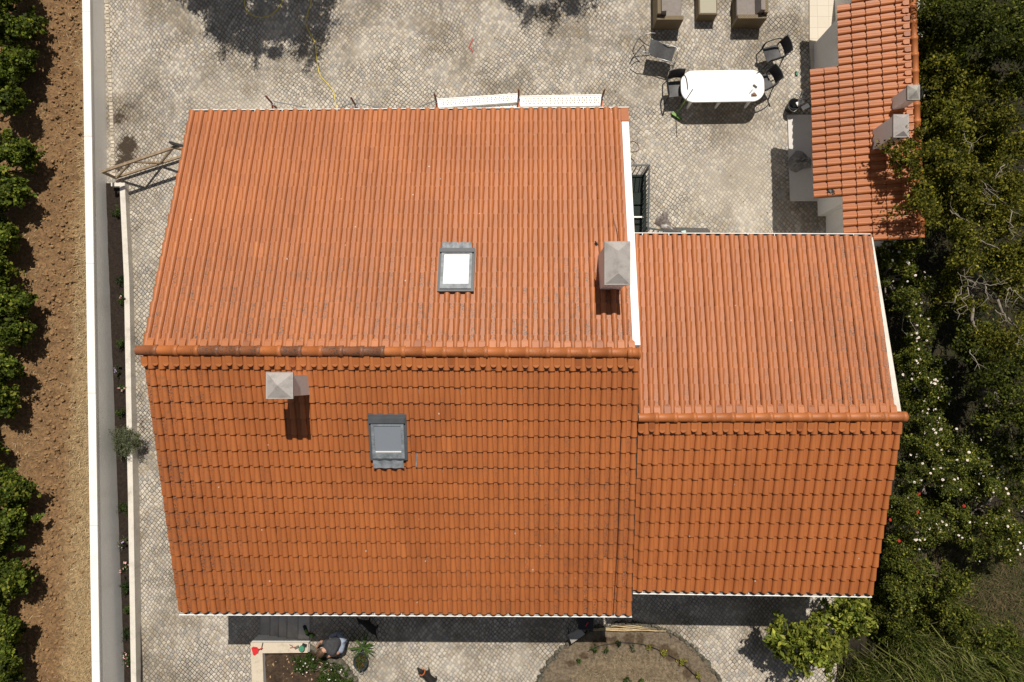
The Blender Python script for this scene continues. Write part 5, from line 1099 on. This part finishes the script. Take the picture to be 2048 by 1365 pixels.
plant('dark_tree', 'dark dense tree in the top right corner behind the outbuilding', 'tree', 1900, 60, 0, [(1960, 50, 110, 110), (1900, 20, 60, 80), (2060, 90, 60, 90)], 1.6, 3.6, 80, .30, 35530, .085, DK, 701, 'trees of the hedge', trunk=.11)
plant('bay_tree', 'mid green tree beside the two small chimneys of the outbuilding', 'tree', 1890, 210, 0, [(1905, 210, 62, 90), (1985, 230, 80, 80), (1880, 130, 42, 60)], 1.4, 3.3, 70, .28, 30685, .09, OL, 702, 'trees of the hedge', trunk=.1)
plant('overhanging_tree', 'green tree hanging over the right end of the outbuilding roof', 'tree', 1900, 345, 0, [(1890, 330, 60, 70), (1960, 370, 80, 70), (1850, 400, 30, 60)], 1.6, 3.6, 70, .27, 30685, .085, OL, 703, 'trees of the hedge', trunk=.1,
      extra=[(1770, 484, 2.5, .14), (1800, 486, 2.6, .18), (1830, 480, 2.7, .2), (1800, 300, 3.5, .22), (1775, 303, 3.35, .13), (1825, 315, 3.6, .26), (1830, 350, 3.5, .24), (1805, 325, 3.45, .2), (1838, 262, 3.3, .18), (1835, 385, 3.3, .2), (1820, 292, 3.4, .2), (1786, 318, 3.4, .13)])
t, cl = plant('branchy_tree', 'sparse olive green tree with bare pale grey branches showing through', 'tree', 1935, 560, 0, [(1960, 520, 95, 90), (1990, 640, 90, 80), (1930, 440, 80, 60), (2040, 480, 60, 90)], 1.5, 3.3, 64, .26, 24225, .08, OL, 704, 'trees of the hedge', trunk=.12)
rg = random.Random(77); mb = MB(); pale = mat('pale_bare_twig', (.27, .235, .185), .85, .2, 20)
for (u0, v0, u1, v1) in ((1905, 610, 1935, 560), (1935, 560, 1970, 570), (1970, 570, 2015, 566), (1935, 560, 1915, 545), (1970, 570, 1978, 600), (1935, 575, 1915, 640), (2020, 575, 2046, 600), (2020, 575, 2012, 615), (1960, 360, 1995, 400), (1990, 420, 1965, 385), (1900, 420, 1940, 450), (1990, 620, 2025, 650), (1960, 480, 2000, 500), (2030, 690, 2046, 670), (2020, 420, 2022, 480), (1940, 700, 1960, 740), (2010, 330, 1990, 360), (1925, 262, 1945, 300)):
    mb = MB(); z = rg.uniform(3.05, 3.45); a, b = P(u0, v0, z-.15), P(u1, v1, z); p, r = limb(a, b, .012, .005, rg, 6, .17); mb.tube(p, r, 5)
    for k in range(4):
        q = p[rg.randint(1, 5)]; e = q+Vector((rg.uniform(-.3, .3), rg.uniform(-.3, .3), rg.uniform(-.05, .12))); p2, r2 = limb(q, e, .006, .002, rg, 3, .16); mb.tube(p2, r2, 4)
    mb.build('bare_branch', pale, t)
plant('shade_tree', 'dark tree at the right edge level with the annex ridge', 'tree', 1990, 790, 0, [(2000, 760, 70, 100), (2045, 860, 50, 90), (1960, 720, 50, 60)], 1.2, 2.9, 60, .27, 24225, .085, DK, 705, 'trees of the hedge', trunk=.09)
plant('white_rose_bush', 'rose bush thick with white flowers along the upper right edge of the annex roof', 'rose bush', 1800, 560, 0, [(1790, 540, 40, 60), (1830, 620, 42, 80), (1800, 495, 42, 22)], .8, 2.3, 60, .2, 20995, .06, RB, 706, 'rose bushes by the annex', trunk=.04, flowers=(FLW, 95, .02))
plant('white_rose_bush', 'rose bush with white flowers beside the right end of the annex ridge', 'rose bush', 1850, 790, 0, [(1860, 770, 48, 60), (1850, 860, 50, 60), (1825, 720, 28, 50)], .8, 2.2, 55, .2, 19380, .06, RB, 707, 'rose bushes by the annex', trunk=.04, flowers=(FLW, 95, .02))
t, cl = plant('white_rose_bush', 'sunlit rose bush with white and a few red flowers beside the lower annex slope', 'rose bush', 1880, 970, 0, [(1870, 960, 70, 70), (1840, 1040, 50, 60), (1940, 930, 60, 60)], .8, 2.1, 65, .21, 24225, .058, RB+[(.12, .14, .035)], 708, 'rose bushes by the annex', trunk=.04, flowers=(FLW, 85, .02))
for i, (u, v) in enumerate(((1838, 988), (1835, 1024), (1780, 1040), (1798, 1082), (1928, 1012))):
    o = bpy.data.objects.new('red_flower', FLR); COL.objects.link(o); o.parent = t; o.location = P(u, v, 2.15)-t.location; o.rotation_euler = (.3, .2, i); o['label'] = 'red flower'
plant('white_rose_bush', 'rose bush with scattered white flowers at the right edge, below the dark tree', 'rose bush', 1990, 990, 0, [(1990, 970, 62, 70), (2020, 1070, 50, 60), (1960, 1060, 50, 50)], .7, 1.9, 55, .21, 20995, .06, RB, 709, 'rose bushes by the annex', trunk=.04, flowers=(FLW, 85, .02))
plant('green_shrub', 'leafy green shrub at the lower right corner of the annex roof', 'shrub', 1850, 1160, 0, [(1850, 1150, 70, 55), (1900, 1190, 60, 50), (1800, 1190, 35, 40), (1800, 1120, 26, 50)], .5, 1.6, 60, .2, 20995, .07, RB, 710, trunk=.04)
plant('green_shrub', 'dense dark green shrub among the reeds in the bottom right corner', 'shrub', 1935, 1270, 0, [(1930, 1255, 50, 40), (1985, 1285, 50, 40), (1880, 1235, 40, 30)], .4, 1.5, 40, .2, 11000, .07, RB, 713, trunk=.04)
plant('low_shrub', 'low dark shrub between the lemon tree and the reeds', 'shrub', 1745, 1225, 0, [(1760, 1220, 36, 40), (1790, 1250, 30, 30)], .3, 1.0, 26, .18, 6500, .07, DK, 711, trunk=.03)
LM = [(.17, .19, .028), (.22, .24, .04), (.12, .15, .022), (.28, .29, .05), (.09, .12, .02)]
plant('lemon_tree', 'bright yellow green lemon tree below the annex gutter', 'tree', 1640, 1280, 0, [(1640, 1262, 62, 52), (1705, 1228, 40, 26), (1590, 1290, 48, 42), (1640, 1305, 52, 30)], 1.0, 2.0, 52, .19, 7500, .14, LM, 712, trunk=.06, aspect=.5, upb=.9, extra=[(1552, 1260, 1.5, .14), (1560, 1238, 1.5, .13), (1650, 1205, 1.9, .12), (1730, 1240, 1.6, .16)])
def reeds(k, u, v, s, n, lab):
    b = P(u, v, 0); t = thing('reed_clump', lab, 'reeds', b, 0, 'reed clumps in the bottom right corner'); r = np.random.RandomState(800+k)
    m = n; base = np.array(b)+np.stack([r.normal(0, s, m), r.normal(0, s, m), np.zeros(m)], 1); ang = r.uniform(0, 2*pi, m); H = r.uniform(.7, 1.9, m); out = r.uniform(.1, .55, m)
    V = []; F = []; C = []; pal = np.array([(.09, .12, .022), (.14, .165, .035), (.22, .23, .07), (.05, .07, .016), (.28, .26, .12)])
    for i in range(m):
        d = np.array([cos(ang[i]), sin(ang[i]), 0]); sd = np.array([-d[1], d[0], 0])*.011*r.uniform(.6, 1.4); c = pal[r.randint(0, 5)]*r.uniform(.7, 1.25)
        ts = np.array([0, .45, .8, 1.0]); o = len(V)
        for tt, w in zip(ts, (.7, 1, .8, .1)):
            p = base[i]+d*out[i]*tt**2+np.array([0, 0, H[i]*(tt-.25*tt**3)]); V += [p-sd*w, p+sd*w]; C += [c, c]
        F += [(o+2*q, o+2*q+1, o+2*q+3, o+2*q+2) for q in range(3)]
    np_mesh('blades', np.array(V), np.array(F), np.array(C), M['leaf'], t)
for k, (u, v, s, n, lab) in enumerate(((1800, 1300, .35, 1100, 'reed clump just right of the lemon tree'), (1720, 1345, .3, 900, 'reed clump at the bottom edge below the lemon tree'), (1880, 1260, .4, 1200, 'reed clump under the green shrub at the right'), (1890, 1345, .4, 1300, 'tall reed clump in the middle of the bottom right corner'), (1985, 1330, .4, 1200, 'reed clump in the extreme bottom right corner'), (1820, 1390, .4, 900, 'reed clump cut by the bottom edge of the frame'))):
    reeds(k, u, v, s, n, lab)
pts = []
for i in range(4500):
    u = rng.gauss(2000, 38); v = rng.gauss(1185, 60); q = P(u, v, 0); pts.append((q.x, q.y, hz(q.x, q.y)+.02))
tag(blades('wild_dry_grass', pts, .32, .006, [(.11, .08, .04), (.07, .055, .024), (.055, .065, .018), (.16, .12, .06), (.045, .055, .015)], M['straw'], .55, 9), 'brown dry wild grass between the shrubs and reeds at the right', 'dry grass', kind='stuff')
pts = []
for i in range(9000):
    q = P(rng.uniform(1745, 2100), rng.uniform(0, 1400), 0)
    if q.x < P(1830, 200, 0).x and q.y > P(1700, 470, 0).y: continue
    pts.append((q.x, q.y, hz(q.x, q.y)+.01))
tag(blades('undergrowth', pts, .3, .012, [(.03, .045, .012), (.045, .055, .016), (.08, .065, .03)], M['leaf'], .4, 10), 'dark weedy undergrowth beneath the hedge', 'undergrowth', kind='stuff')
# two trees beyond the upper edge whose shade falls on the patio
plant('shade_pine', 'tree beyond the upper edge whose shade falls over the yellow hose', 'tree', 470, -260, 0, [(395, -400, 150, 85), (500, -385, 110, 70), (330, -420, 100, 60)], 3.4, 5.4, 90, .30, 42000, .09, DK, 720, trunk=.16)
plant('shade_pine', 'tree beyond the upper edge whose shade falls left of the wicker sofa', 'tree', 1180, -330, 0, [(1170, -500, 130, 55), (1090, -500, 90, 45), (1240, -510, 100, 45)], 3.4, 5.2, 70, .30, 26000, .09, DK, 721, trunk=.15)
